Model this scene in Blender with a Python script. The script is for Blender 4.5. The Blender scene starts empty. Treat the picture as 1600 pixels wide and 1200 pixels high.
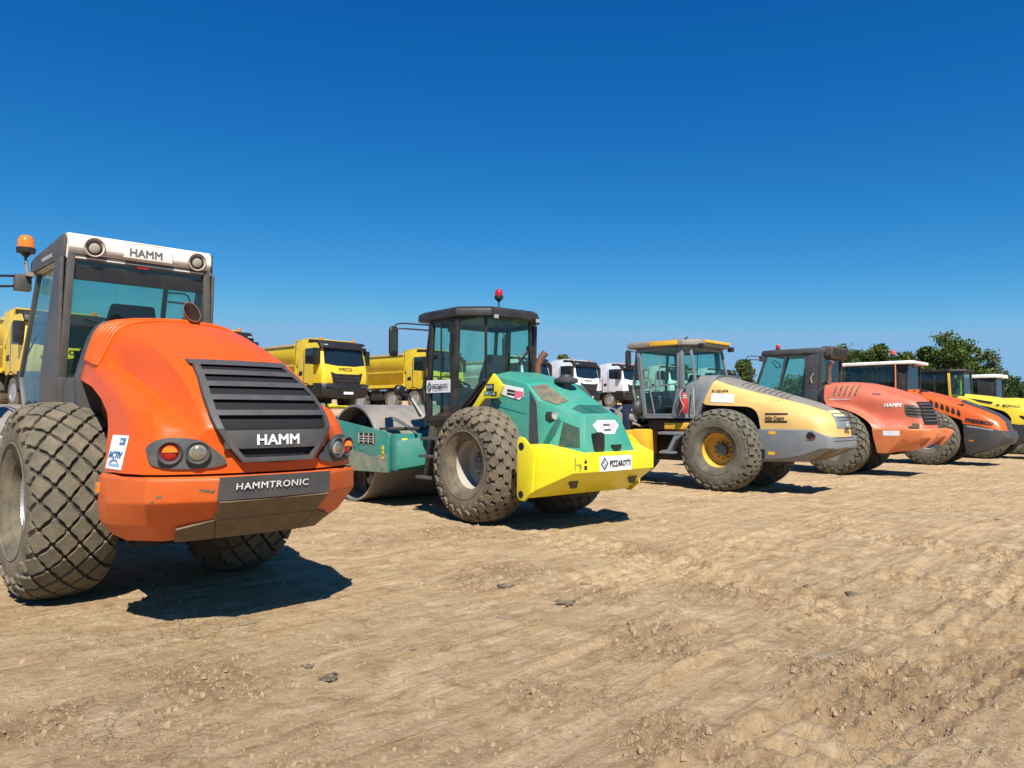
import bpy, bmesh, math, random
import numpy as np
from mathutils import Vector, Matrix
from mathutils.bvhtree import BVHTree
R_ = math.radians
PI = math.pi
SC = bpy.context.scene
COL = SC.collection
random.seed(7)

# ------------------------------------------------------------------ camera, world, sun
cam = bpy.data.cameras.new("camera"); camo = bpy.data.objects.new("camera", cam); COL.objects.link(camo)
cam.sensor_width = 36.0; cam.lens = 36.0 * 1155 / 1600.0
cam.clip_start = 0.05; cam.clip_end = 3000
PITCH = math.atan(45 / 1155.0)
EXPO = 0.50; SKYK = 10.0 / 2 ** EXPO
camo.location = (0, 0, 1.5); camo.rotation_euler = (PI / 2 + PITCH, 0, 0)
SC.camera = camo
SUNV = Vector((0.18, -0.82, 1.0)).normalized()          # direction towards the sun
w = bpy.data.worlds.new("World"); SC.world = w; w.use_nodes = True
nt = w.node_tree; bg = nt.nodes['Background']
sky = nt.nodes.new('ShaderNodeTexSky'); sky.sky_type = 'NISHITA'; sky.sun_disc = False
sky.sun_elevation = math.asin(SUNV.z); sky.sun_rotation = math.atan2(SUNV.x, SUNV.y)
sky.altitude = 1500; sky.air_density = 1.0; sky.dust_density = 0.15; sky.ozone_density = 4.5
# camera-like colour response of the sky: one gain and gamma per channel
sep = nt.nodes.new('ShaderNodeSeparateColor'); com = nt.nodes.new('ShaderNodeCombineColor'); nt.links.new(sky.outputs[0], sep.inputs[0])
for i_, (g_, a_, mx_) in enumerate(((2.6, 9.5, 0.24), (1.17, 1.62, 0.475), (0.74, 1.30, 0.75))):
    m1_ = nt.nodes.new('ShaderNodeMath'); m1_.operation = 'MULTIPLY'; m1_.inputs[1].default_value = 0.07; nt.links.new(sep.outputs[i_], m1_.inputs[0])
    m2_ = nt.nodes.new('ShaderNodeMath'); m2_.operation = 'POWER'; m2_.inputs[1].default_value = g_; nt.links.new(m1_.outputs[0], m2_.inputs[0])
    m3_ = nt.nodes.new('ShaderNodeMath'); m3_.operation = 'MULTIPLY'; m3_.inputs[1].default_value = a_ * SKYK; nt.links.new(m2_.outputs[0], m3_.inputs[0])
    m4_ = nt.nodes.new('ShaderNodeMath'); m4_.operation = 'MINIMUM'; m4_.inputs[1].default_value = mx_ * SKYK; nt.links.new(m3_.outputs[0], m4_.inputs[0])
    nt.links.new(m4_.outputs[0], com.inputs[i_])
nt.links.new(com.outputs[0], bg.inputs[0])
bg.inputs[1].default_value = 0.1
sun = bpy.data.lights.new("sun", 'SUN'); suno = bpy.data.objects.new("sun", sun); COL.objects.link(suno)
sun.energy = 5.0; sun.angle = R_(0.5); sun.color = (1.0, 0.95, 0.87)
suno.rotation_euler = SUNV.to_track_quat('Z', 'Y').to_euler(); suno.location = (0, 0, 30)
SC.view_settings.view_transform = 'Standard'; SC.view_settings.look = 'None'
SC.view_settings.exposure = EXPO; SC.view_settings.gamma = 1.0
SC.cycles.max_bounces = 8; SC.cycles.diffuse_bounces = 1; SC.cycles.glossy_bounces = 3; SC.cycles.transparent_max_bounces = 16

# ------------------------------------------------------------------ materials
def mat(name, col, rough=0.5, metal=0.0, dirt=0.0, dcol=(0.34, 0.25, 0.16), scale=3.0, bump=0.0, bscale=40.0,
        vary=0.08, spec=0.5, coat=0.0, thr=0.5, fine=0.0):
    m = bpy.data.materials.new(name); m.use_nodes = True
    t = m.node_tree; n = t.nodes; L = t.links; b = n['Principled BSDF']
    b.inputs['Roughness'].default_value = rough; b.inputs['Metallic'].default_value = metal
    b.inputs['Specular IOR Level'].default_value = spec; b.inputs['Coat Weight'].default_value = coat
    tc = n.new('ShaderNodeTexCoord')
    def noise(sc, det=6, ro=0.6):
        k = n.new('ShaderNodeTexNoise'); k.inputs['Scale'].default_value = sc; k.inputs['Detail'].default_value = det
        k.inputs['Roughness'].default_value = ro; L.new(tc.outputs['Object'], k.inputs['Vector']); return k
    def ramp(src, a, c):
        r = n.new('ShaderNodeMapRange'); r.inputs[1].default_value = a; r.inputs[2].default_value = c
        L.new(src, r.inputs[0]); return r.outputs[0]
    def mixc(f, a, c):
        x = n.new('ShaderNodeMix'); x.data_type = 'RGBA'
        if isinstance(f, float): x.inputs[0].default_value = f
        else: L.new(f, x.inputs[0])
        for s, v in ((x.inputs[6], a), (x.inputs[7], c)):
            if isinstance(v, tuple): s.default_value = v + (1,)
            else: L.new(v, s)
        return x.outputs[2]
    def mul(a, v):
        x = n.new('ShaderNodeMath'); x.operation = 'MULTIPLY'; L.new(a, x.inputs[0]); x.inputs[1].default_value = v; return x.outputs[0]
    v1 = noise(scale * 0.7, 4)
    c2 = tuple(max(0.0, c * (1 - 2.2 * vary)) for c in col); c3 = tuple(min(1.0, c * (1 + 1.4 * vary)) for c in col)
    out = mixc(ramp(v1.outputs[0], 0.3, 0.7), c2, c3)
    if dirt > 0:
        d = noise(scale, 10, 0.72)
        f = mul(ramp(d.outputs[0], thr - 0.08, thr + 0.28), dirt)
        out = mixc(f, out, dcol)
        rr = n.new('ShaderNodeMapRange'); rr.inputs[3].default_value = rough; rr.inputs[4].default_value = min(1, rough + 0.45)
        L.new(f, rr.inputs[0]); L.new(rr.outputs[0], b.inputs['Roughness'])
    if fine > 0:
        d = noise(scale * 22, 4, 0.7)
        out = mixc(mul(ramp(d.outputs[0], 0.5, 0.75), fine), out, dcol)
    L.new(out, b.inputs['Base Color'])
    if bump > 0:
        k = noise(bscale, 6); bp = n.new('ShaderNodeBump'); bp.inputs['Strength'].default_value = bump
        bp.inputs['Distance'].default_value = 0.01; L.new(k.outputs[0], bp.inputs['Height']); L.new(bp.outputs[0], b.inputs['Normal'])
    return m

def glass(name, tint, refl=0.10, dust=0.05):
    m = bpy.data.materials.new(name); m.use_nodes = True
    t = m.node_tree; n = t.nodes; L = t.links; n.remove(n['Principled BSDF']); out = n['Material Output']
    tr = n.new('ShaderNodeBsdfTransparent'); tr.inputs[0].default_value = tint + (1,)
    gl = n.new('ShaderNodeBsdfGlossy'); gl.inputs['Roughness'].default_value = 0.02
    df = n.new('ShaderNodeBsdfDiffuse'); df.inputs[0].default_value = (0.35, 0.32, 0.26, 1)
    fr = n.new('ShaderNodeFresnel'); fr.inputs[0].default_value = 1.5
    ad = n.new('ShaderNodeMath'); ad.operation = 'ADD'; ad.inputs[1].default_value = refl * 0.3; L.new(fr.outputs[0], ad.inputs[0])
    gb = n.new('ShaderNodeNewGeometry'); iv = n.new('ShaderNodeMath'); iv.operation = 'SUBTRACT'; iv.inputs[0].default_value = 1.0; L.new(gb.outputs['Backfacing'], iv.inputs[1])
    mu = n.new('ShaderNodeMath'); mu.operation = 'MULTIPLY'; L.new(ad.outputs[0], mu.inputs[0]); L.new(iv.outputs[0], mu.inputs[1])   # one reflection per pane, at its outer face
    m1 = n.new('ShaderNodeMixShader'); L.new(mu.outputs[0], m1.inputs[0]); L.new(tr.outputs[0], m1.inputs[1]); L.new(gl.outputs[0], m1.inputs[2])
    nz = n.new('ShaderNodeTexNoise'); nz.inputs['Scale'].default_value = 3; nz.inputs['Detail'].default_value = 8
    tc = n.new('ShaderNodeTexCoord'); L.new(tc.outputs['Object'], nz.inputs['Vector'])
    mr = n.new('ShaderNodeMapRange'); mr.inputs[1].default_value = 0.35; mr.inputs[2].default_value = 0.75
    mr.inputs[3].default_value = dust * 0.4; mr.inputs[4].default_value = dust * 2
    L.new(nz.outputs[0], mr.inputs[0])
    m2 = n.new('ShaderNodeMixShader'); L.new(mr.outputs[0], m2.inputs[0]); L.new(m1.outputs[0], m2.inputs[1]); L.new(df.outputs[0], m2.inputs[2])
    L.new(m2.outputs[0], out.inputs[0]); return m

DUST = (0.36, 0.26, 0.16)
M = {}
M['orange'] = mat('orange_paint', (0.66, 0.090, 0.0025), 0.42, dirt=0.05, vary=0.05, coat=0.05, spec=0.3, scale=2.0, fine=0.05)
M['orange_bumper'] = mat('orange_bumper_paint', (0.62, 0.098, 0.005), 0.5, dirt=0.22, vary=0.06, scale=2.5, fine=0.12)
M['grey_plastic'] = mat('grey_plastic', (0.055, 0.057, 0.06), 0.6, dirt=0.16, scale=4, fine=0.1)
M['cab_grey'] = mat('cab_grey_paint', (0.070, 0.065, 0.060), 0.45, dirt=0.22, scale=3, fine=0.1)
M['black'] = mat('black_plastic', (0.008, 0.008, 0.009), 0.5, dirt=0.07, scale=4, fine=0.05)
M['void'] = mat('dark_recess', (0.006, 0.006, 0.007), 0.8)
M['rubber'] = mat('tyre_rubber', (0.085, 0.074, 0.055), 0.9, dirt=0.85, dcol=(0.24, 0.195, 0.125), scale=5, bump=0.5, bscale=60, thr=0.42, fine=0.35)
M['rubber_dusty'] = mat('tyre_rubber_dusty', (0.075, 0.066, 0.05), 0.9, dirt=0.9, dcol=(0.235, 0.185, 0.12), scale=5, bump=0.5, bscale=60, thr=0.38, fine=0.4)
M['rubber_olive'] = mat('tyre_rubber_olive', (0.065, 0.062, 0.048), 0.9, dirt=0.85, dcol=(0.20, 0.175, 0.125), scale=5, bump=0.5, bscale=60, thr=0.40, fine=0.35)
M['rubber_groove_shade'] = mat('tyre_rubber_shaded_grooves', (0.045, 0.040, 0.032), 0.9, dirt=0.5, dcol=(0.10, 0.085, 0.06), scale=5)  # rubber darkened so the shade between the lugs is in the colour
M['rim_grey'] = mat('rim_grey', (0.50, 0.50, 0.52), 0.38, 0.6, dirt=0.25, scale=4)
M['rim_pale'] = mat('rim_pale', (0.42, 0.40, 0.34), 0.6, dirt=0.5, scale=5, fine=0.3)
M['rim_yellow'] = mat('rim_yellow', (0.75, 0.42, 0.04), 0.5, dirt=0.35, scale=5, fine=0.2)
M['hub_grey'] = mat('hub_grey', (0.18, 0.19, 0.2), 0.5, 0.3, dirt=0.3)
M['white'] = mat('white_plastic', (0.80, 0.77, 0.70), 0.5, dirt=0.35, dcol=(0.5, 0.37, 0.25), scale=3, fine=0.05)
M['brown_dust'] = mat('dusty_white_plastic', (0.62, 0.52, 0.42), 0.7, dirt=0.5, dcol=(0.40, 0.28, 0.18), scale=5)
M['white_sticker'] = mat('white_sticker', (0.82, 0.83, 0.84), 0.5, dirt=0.12, scale=6)
M['blue_ink'] = mat('blue_ink', (0.01, 0.19, 0.48), 0.5)
M['black_ink'] = mat('black_ink', (0.015, 0.015, 0.016), 0.5)
M['white_ink'] = mat('white_ink', (0.8, 0.8, 0.78), 0.5)
M['grey_ink'] = mat('grey_ink', (0.12, 0.12, 0.12), 0.5)
M['pink_ink'] = mat('pink_ink', (0.75, 0.16, 0.24), 0.5, vary=0.1)
M['pale_pink'] = mat('pale_pink_ink', (0.8, 0.45, 0.48), 0.5)
M['teal_ink'] = mat('teal_ink', (0.02, 0.22, 0.24), 0.5)
M['exhaust'] = mat('rusty_steel', (0.19, 0.085, 0.05), 0.7, 0.3, dirt=0.6, dcol=(0.13, 0.07, 0.045), scale=9)
M['steel'] = mat('worn_drum_steel', (0.29, 0.275, 0.25), 0.5, 0.45, dirt=0.75, dcol=(0.40, 0.33, 0.24), scale=3, bump=0.2, bscale=30, thr=0.45, fine=0.3)
M['steel_dark'] = mat('drum_inside', (0.06, 0.045, 0.035), 0.8, 0.2, dirt=0.5)
M['teal'] = mat('teal_paint', (0.04, 0.30, 0.215), 0.36, dirt=0.30, dcol=(0.30, 0.36, 0.26), vary=0.06, scale=2.2, coat=0.15, fine=0.08)
M['teal_dark'] = mat('teal_paint_frame', (0.02, 0.235, 0.19), 0.4, dirt=0.3, scale=2.2, fine=0.06)
M['teal_worn'] = mat('worn_teal_paint', (0.05, 0.22, 0.16), 0.7, dirt=0.95, dcol=(0.36, 0.29, 0.20), scale=7, thr=0.36, bump=0.4, fine=0.3)
M['lime'] = mat('yellow_paint', (0.84, 0.71, 0.012), 0.45, dirt=0.12, vary=0.04, scale=3, coat=0.15, fine=0.04)
M['ac_yellow'] = mat('faded_yellow_paint', (0.74, 0.475, 0.15), 0.5, dirt=0.22, dcol=(0.6, 0.42, 0.22), vary=0.05, scale=2, fine=0.05)
M['ac_grey'] = mat('worn_grey_paint', (0.165, 0.19, 0.215), 0.5, dirt=0.5, dcol=(0.30, 0.24, 0.17), scale=3, fine=0.18)
M['ac_top'] = mat('grey_hood_top', (0.19, 0.18, 0.16), 0.8, dirt=0.6, dcol=(0.33, 0.28, 0.20), scale=3)
M['amber_yellow'] = mat('machine_yellow', (0.85, 0.45, 0.02), 0.45, dirt=0.3, scale=3, fine=0.1)
M['navy'] = mat('navy_plate_shade', (0.012, 0.025, 0.055), 0.45, dirt=0.15)  # blue-black colour carries the shade on the frame's rear plate
M['red_faded'] = mat('faded_red_paint', (0.60, 0.135, 0.07), 0.45, dirt=0.30, dcol=(0.75, 0.36, 0.24), vary=0.08, scale=1.6, fine=0.06)
M['red_worn'] = mat('worn_orange_paint', (0.68, 0.19, 0.065), 0.5, dirt=0.4, dcol=(0.45, 0.22, 0.12), scale=4, fine=0.15)
M['mateco'] = mat('bright_orange_paint', (0.70, 0.11, 0.006), 0.35, dirt=0.15, scale=2, coat=0.2)
M['anthracite'] = mat('anthracite_paint', (0.042, 0.045, 0.048), 0.5, dirt=0.16, scale=3)
M['bomag'] = mat('signal_yellow_paint', (0.80, 0.60, 0.04), 0.4, dirt=0.2, scale=3)
M['truck_yellow'] = mat('truck_yellow_paint', (0.80, 0.56, 0.03), 0.35, dirt=0.12, scale=1.5, coat=0.2)
M['truck_white'] = mat('truck_white_paint', (0.80, 0.82, 0.84), 0.35, dirt=0.1, scale=1.5, coat=0.2)
M['chassis'] = mat('chassis_black', (0.010, 0.010, 0.010), 0.7, dirt=0.18, scale=4)
M['seat'] = mat('seat_fabric', (0.03, 0.03, 0.032), 0.9)
M['chrome'] = mat('lamp_reflector', (0.7, 0.68, 0.62), 0.15, 0.6)
M['red_lens'] = mat('red_lens', (0.45, 0.008, 0.006), 0.15, coat=0.6)
M['amber_lens'] = mat('amber_lens', (0.8, 0.22, 0.015), 0.18, coat=0.6)
M['red_ext'] = mat('extinguisher_red', (0.55, 0.02, 0.02), 0.4, dirt=0.25)
M['hivis'] = mat('hivis_fabric', (0.6, 0.85, 0.03), 0.8)
M['tan'] = mat('tan_edge', (0.55, 0.42, 0.26), 0.7, dirt=0.4)
G_TEAL = glass('tinted_glass', (0.76, 0.93, 0.87), 0.10, 0.010)
G_DARK = glass('dark_glass', (0.55, 0.68, 0.66), 0.12, 0.015)
G_SIDE = glass('dusty_side_glass', (0.84, 0.92, 0.86), 0.15, 0.05)
M['mirror'] = mat('mirror_face', (0.05, 0.06, 0.06), 0.12, 0.3)
G_REAR = glass('rear_glass', (0.74, 0.93, 0.87), 0.08, 0.010)
G_TRUCK = glass('windscreen_glass', (0.35, 0.48, 0.52), 0.25, 0.008)
G_LENS = glass('clear_lens', (0.85, 0.82, 0.74), 0.3, 0.12)

# ------------------------------------------------------------------ mesh builder
def tag(o, label=None, cat=None, group=None, kind=None):
    if label: o['label'] = label
    if cat: o['category'] = cat
    if group: o['group'] = group
    if kind: o['kind'] = kind
    return o
def thing(name, loc, rz, label, cat, group=None):
    o = bpy.data.objects.new(name, None); o.empty_display_size = 0.3; COL.objects.link(o)
    o.location = loc; o.rotation_euler = (0, 0, rz)
    return tag(o, label, cat, group)
def empty_part(name, parent, loc=(0, 0, 0)):
    o = bpy.data.objects.new(name, None); COL.objects.link(o); o.parent = parent; o.location = loc; return o

def crom(P, n, closed=False, lin=0.0):
    """Catmull-Rom through the points of P (k x d), n samples per segment."""
    P = np.asarray(P, float); k = len(P)
    if n <= 1: return P
    out = []
    segs = k if closed else k - 1
    for i in range(segs):
        if closed: a, b, c, d = P[(i - 1) % k], P[i], P[(i + 1) % k], P[(i + 2) % k]
        else:
            b, c = P[i], P[i + 1]
            a = P[i - 1] if i > 0 else 2 * b - c
            d = P[i + 2] if i + 2 < k else 2 * c - b
        for j in range(n):
            t = j / n
            q = 0.5 * ((2 * b) + (-a + c) * t + (2 * a - 5 * b + 4 * c - d) * t * t + (-a + 3 * b - 3 * c + d) * t ** 3)
            out.append(q * (1 - lin) + (b + (c - b) * t) * lin)
    if not closed: out.append(P[-1])
    return np.array(out)

class MB:
    def __init__(s): s.v = []; s.f = []; s.m = []; s.cur = 0
    def add(s, vs, fs):
        o = len(s.v); s.v += [tuple(float(c) for c in v) for v in vs]; s.f += [tuple(i + o for i in f) for f in fs]; s.m += [s.cur] * len(fs); return s
    def box(s, a, b):
        x0, y0, z0 = a; x1, y1, z1 = b
        return s.add([(x0, y0, z0), (x1, y0, z0), (x1, y1, z0), (x0, y1, z0), (x0, y0, z1), (x1, y0, z1), (x1, y1, z1), (x0, y1, z1)],
                     [(0, 3, 2, 1), (4, 5, 6, 7), (0, 1, 5, 4), (1, 2, 6, 5), (2, 3, 7, 6), (3, 0, 4, 7)])
    def beam(s, p, q, w, h, up=(0, 0, 1)):
        p = Vector(p); q = Vector(q); d = (q - p).normalized(); up = Vector(up)
        if abs(d.dot(up)) > 0.98: up = Vector((1, 0, 0))
        a = d.cross(up).normalized() * w / 2; b = a.cross(d).normalized() * h / 2
        vs = [p - a - b, p + a - b, p + a + b, p - a + b, q - a - b, q + a - b, q + a + b, q - a + b]
        return s.add(vs, [(0, 3, 2, 1), (4, 5, 6, 7), (0, 1, 5, 4), (1, 2, 6, 5), (2, 3, 7, 6), (3, 0, 4, 7)])
    def prism(s, pts, off):
        """polygon pts (3D) extruded by vector off"""
        n = len(pts); off = Vector(off); a = [Vector(p) for p in pts]; b = [p + off for p in a]
        return s.add(a + b, [tuple(range(n))[::-1], tuple(range(n, 2 * n))] + [(i, (i + 1) % n, n + (i + 1) % n, n + i) for i in range(n)])
    def slab(s, pts, t):
        """planar polygon given thickness t along its normal, centred"""
        a = [Vector(p) for p in pts]; nrm = Vector((0, 0, 0))
        for i in range(len(a)): nrm += a[i].cross(a[(i + 1) % len(a)])
        nrm.normalize(); return s.prism([p - nrm * t / 2 for p in a], nrm * t)
    def tube(s, pts, r, seg=8, smooth=1):
        pts = [Vector(p) for p in (crom(pts, smooth) if smooth > 1 else pts)]
        rs = r if isinstance(r, (list, tuple)) else [r] * len(pts)
        vs = []; fs = []; prev = None
        for i, p in enumerate(pts):
            d = (pts[min(i + 1, len(pts) - 1)] - pts[max(i - 1, 0)]).normalized()
            u = prev if prev else (Vector((0, 0, 1)) if abs(d.z) < 0.9 else Vector((1, 0, 0)))
            a = d.cross(u).normalized(); b = a.cross(d).normalized(); prev = b
            for k in range(seg):
                t = 2 * PI * k / seg; vs.append(p + (a * math.cos(t) + b * math.sin(t)) * rs[min(i, len(rs) - 1)])
        for i in range(len(pts) - 1):
            for k in range(seg):
                fs.append((i * seg + k, i * seg + (k + 1) % seg, (i + 1) * seg + (k + 1) % seg, (i + 1) * seg + k))
        fs.append(tuple(range(seg))[::-1]); fs.append(tuple(range((len(pts) - 1) * seg, len(pts) * seg)))
        return s.add(vs, fs)
    def lathe(s, prof, c, axis='y', seg=32, closed=False, caps=True):
        """prof: list of (axial, radius)"""
        vs = []; fs = []; n = len(prof); c = Vector(c)
        ax = {'x': (Vector((1, 0, 0)), Vector((0, 1, 0)), Vector((0, 0, 1))), 'y': (Vector((0, 1, 0)), Vector((0, 0, 1)), Vector((1, 0, 0))),
              'z': (Vector((0, 0, 1)), Vector((1, 0, 0)), Vector((0, 1, 0)))}
        if isinstance(axis, str): A, U, V = ax[axis]
        else:
            A = Vector(axis).normalized(); U = A.orthogonal().normalized(); V = A.cross(U)
        for k in range(seg):
            t = 2 * PI * k / seg; d = U * math.cos(t) + V * math.sin(t)
            for a, r in prof: vs.append(c + A * a + d * r)
        m = n if closed else n - 1
        for k in range(seg):
            k2 = (k + 1) % seg
            for i in range(m):
                j = (i + 1) % n; fs.append((k * n + i, k * n + j, k2 * n + j, k2 * n + i))
        if not closed and caps:
            if prof[0][1] > 1e-5: fs.append(tuple(k * n for k in range(seg)))
            if prof[-1][1] > 1e-5: fs.append(tuple(k * n + n - 1 for k in range(seg))[::-1])
        return s.add(vs, fs)
    def loft(s, rings, cap=True):
        n = len(rings[0]); vs = [p for r in rings for p in r]; fs = []
        for i in range(len(rings) - 1):
            for k in range(n):
                fs.append((i * n + k, i * n + (k + 1) % n, (i + 1) * n + (k + 1) % n, (i + 1) * n + k))
        if cap: fs.append(tuple(range(n))[::-1]); fs.append(tuple(range((len(rings) - 1) * n, len(rings) * n)))
        return s.add(vs, fs)
    def mirror(s):
        n = len(s.v); s.v += [(x, -y, z) for x, y, z in s.v]; k = len(s.f)
        s.f += [tuple(i + n for i in f)[::-1] for f in s.f[:k]]; s.m += s.m[:k]; return s
    def build(s, name, mats, parent=None, bevel=0.0, smooth=35, seg=2, loc=None, merge=True):
        me = bpy.data.meshes.new(name); bm = bmesh.new(); vv = [bm.verts.new(v) for v in s.v]
        for f, mi in zip(s.f, s.m):
            try: fc = bm.faces.new([vv[i] for i in f]); fc.material_index = mi
            except ValueError: pass
        if merge: bmesh.ops.remove_doubles(bm, verts=bm.verts, dist=1e-5)
        bmesh.ops.recalc_face_normals(bm, faces=bm.faces)
        if bevel > 0:
            es = [e for e in bm.edges if len(e.link_faces) == 2 and e.calc_face_angle(0) > R_(22)]
            bmesh.ops.bevel(bm, geom=es, offset=bevel, offset_type='OFFSET', segments=seg, profile=0.6, affect='EDGES', clamp_overlap=True)
        bm.to_mesh(me); bm.free()
        for m_ in (mats if isinstance(mats, (list, tuple)) else [mats]): me.materials.append(m_)
        if smooth:
            me.polygons.foreach_set('use_smooth', [True] * len(me.polygons))
            me.set_sharp_from_angle(angle=R_(smooth))
        o = bpy.data.objects.new(name, me); COL.objects.link(o)
        if parent: o.parent = parent
        if loc: o.location = loc
        return o

def half_levels(levels, nu=4, nv=4, lin=0.4):
    """levels: lists of (x, y, z) from the front edge round to the rear centre (y = 0); returns mirrored full rings"""
    L = [np.array(l, float) for l in levels]; U = []
    for l in L:
        g = np.vstack([l, [[l[-2][0], -l[-2][1], l[-2][2]]]])
        c = crom(g, nu, False, lin)[: (len(l) - 1) * nu + 1] if nu > 1 else l
        U.append(c)
    U = np.array(U)
    if nv > 1: U = crom(U.reshape(len(U), -1), nv, False, lin).reshape(-1, U.shape[1], 3)
    rings = []
    for l in U:
        l = l.copy(); l[-1][1] = 0; r = l[:-1][::-1].copy(); r[:, 1] *= -1
        rings.append(np.vstack([l, r]))
    return rings

def bvh(o):
    me = o.data; return BVHTree.FromPolygons([v.co.copy() for v in me.vertices], [tuple(p.vertices) for p in me.polygons])
def stick(tree, p, d, off):
    """cast from p along d; return the hit moved back by off"""
    p = Vector(p); d = Vector(d).normalized(); h = tree.ray_cast(p - d * 1.0, d, 9.0)
    return (h[0] - d * off) if h[0] is not None else None
def patch(tree, poly, O, U, V, d, off=0.006, thick=0.004, res=0.04):
    """polygon in (u, v) wrapped onto a surface as a thin sheet; returns MB"""
    me = bmesh.new(); vs = [me.verts.new((u, v, 0)) for u, v in poly]; me.faces.new(vs)
    us = [p[0] for p in poly]; vv = [p[1] for p in poly]
    for lo, hi, nrm in ((min(us), max(us), (1, 0, 0)), (min(vv), max(vv), (0, 1, 0))):
        k = max(1, int((hi - lo) / res))
        for i in range(1, k):
            c = lo + (hi - lo) * i / k; co = (c, 0, 0) if nrm[0] else (0, c, 0)
            bmesh.ops.bisect_plane(me, geom=me.verts[:] + me.edges[:] + me.faces[:], plane_co=co, plane_no=nrm)
    O = Vector(O); U = Vector(U); V = Vector(V); d = Vector(d).normalized()
    mb = MB(); co = []; last = None
    for v in me.verts:
        p = O + U * v.co.x + V * v.co.y; h = stick(tree, p, d, off) if tree else p - d * off
        co.append(h)
    good = [c for c in co if c is not None]
    if not good: me.free(); return mb
    for i, v in enumerate(me.verts):
        if co[i] is None:
            p = O + U * v.co.x + V * v.co.y; g = min(good, key=lambda q: (q - p).cross(d).length); dep = g.dot(d)
            co[i] = p + d * (dep - p.dot(d))
    me.verts.index_update(); n = len(co); fs = [tuple(v.index for v in f.verts) for f in me.faces]
    be = [(e.verts[0].index, e.verts[1].index) for e in me.edges if len(e.link_faces) == 1]
    mb.add(co + [c + d * thick for c in co], fs + [tuple(i + n for i in f)[::-1] for f in fs] + [(a, b, b + n, a + n) for a, b in be])
    me.free(); return mb
TXT = {}
def text_mb(s, size, tree, O, U, V, d, off=0.006, bold=0.0, align='LEFT', sx=1.0, shear=0.0, spacing=1.0, minv=None):
    """lettering laid on a surface; bold letters are thickened by stacked copies shifted sideways"""
    key = (s, align, spacing)
    if key not in TXT:
        c = bpy.data.curves.new('txt', 'FONT'); c.body = s; c.size = 1.0; c.align_x = align; c.resolution_u = 3
        c.space_character = spacing + .02; c.fill_mode = 'FRONT'
        o = bpy.data.objects.new('txt', c); COL.objects.link(o); dg = bpy.context.evaluated_depsgraph_get(); dg.update()
        me = bpy.data.meshes.new_from_object(o.evaluated_get(dg)); TXT[key] = ([tuple(v.co) for v in me.vertices], [tuple(p.vertices) for p in me.polygons])
        bpy.data.objects.remove(o); bpy.data.curves.remove(c); bpy.data.meshes.remove(me)
    vs, fs = TXT[key]; O = Vector(O); U = Vector(U); V = Vector(V); d = Vector(d).normalized(); mb = MB()
    sh = [(0, 0)] if bold == 0 else [(-bold, 0), (bold, 0), (0, -bold * .8), (0, bold * .8), (-bold * .7, bold * .6), (bold * .7, bold * .6), (-bold * .7, -bold * .6), (bold * .7, -bold * .6), (0, 0)]
    for q, (bx, by) in enumerate(sh):
        co = []; of = off + q * .0004
        P = [O + U * ((x + bx) * size * sx + y * size * shear) + V * (y + by) * size for x, y, z in vs]
        for p in P: co.append(stick(tree, p, d, of) if tree else p - d * of)
        good = [c for c in co if c is not None]
        if not good: good = [P[0] - d * of]
        for i, p in enumerate(P):
            if co[i] is None: g = min(good, key=lambda k: (k - p).cross(d).length); co[i] = p + d * (g.dot(d) - p.dot(d))
        mb.add(co, fs)
    return mb

def ngon_disc(n, r, cx=0, cy=0, ry=None, rot=0):
    return [(cx + r * math.cos(2 * PI * k / n + rot), cy + (ry or r) * math.sin(2 * PI * k / n + rot)) for k in range(n)]

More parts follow.
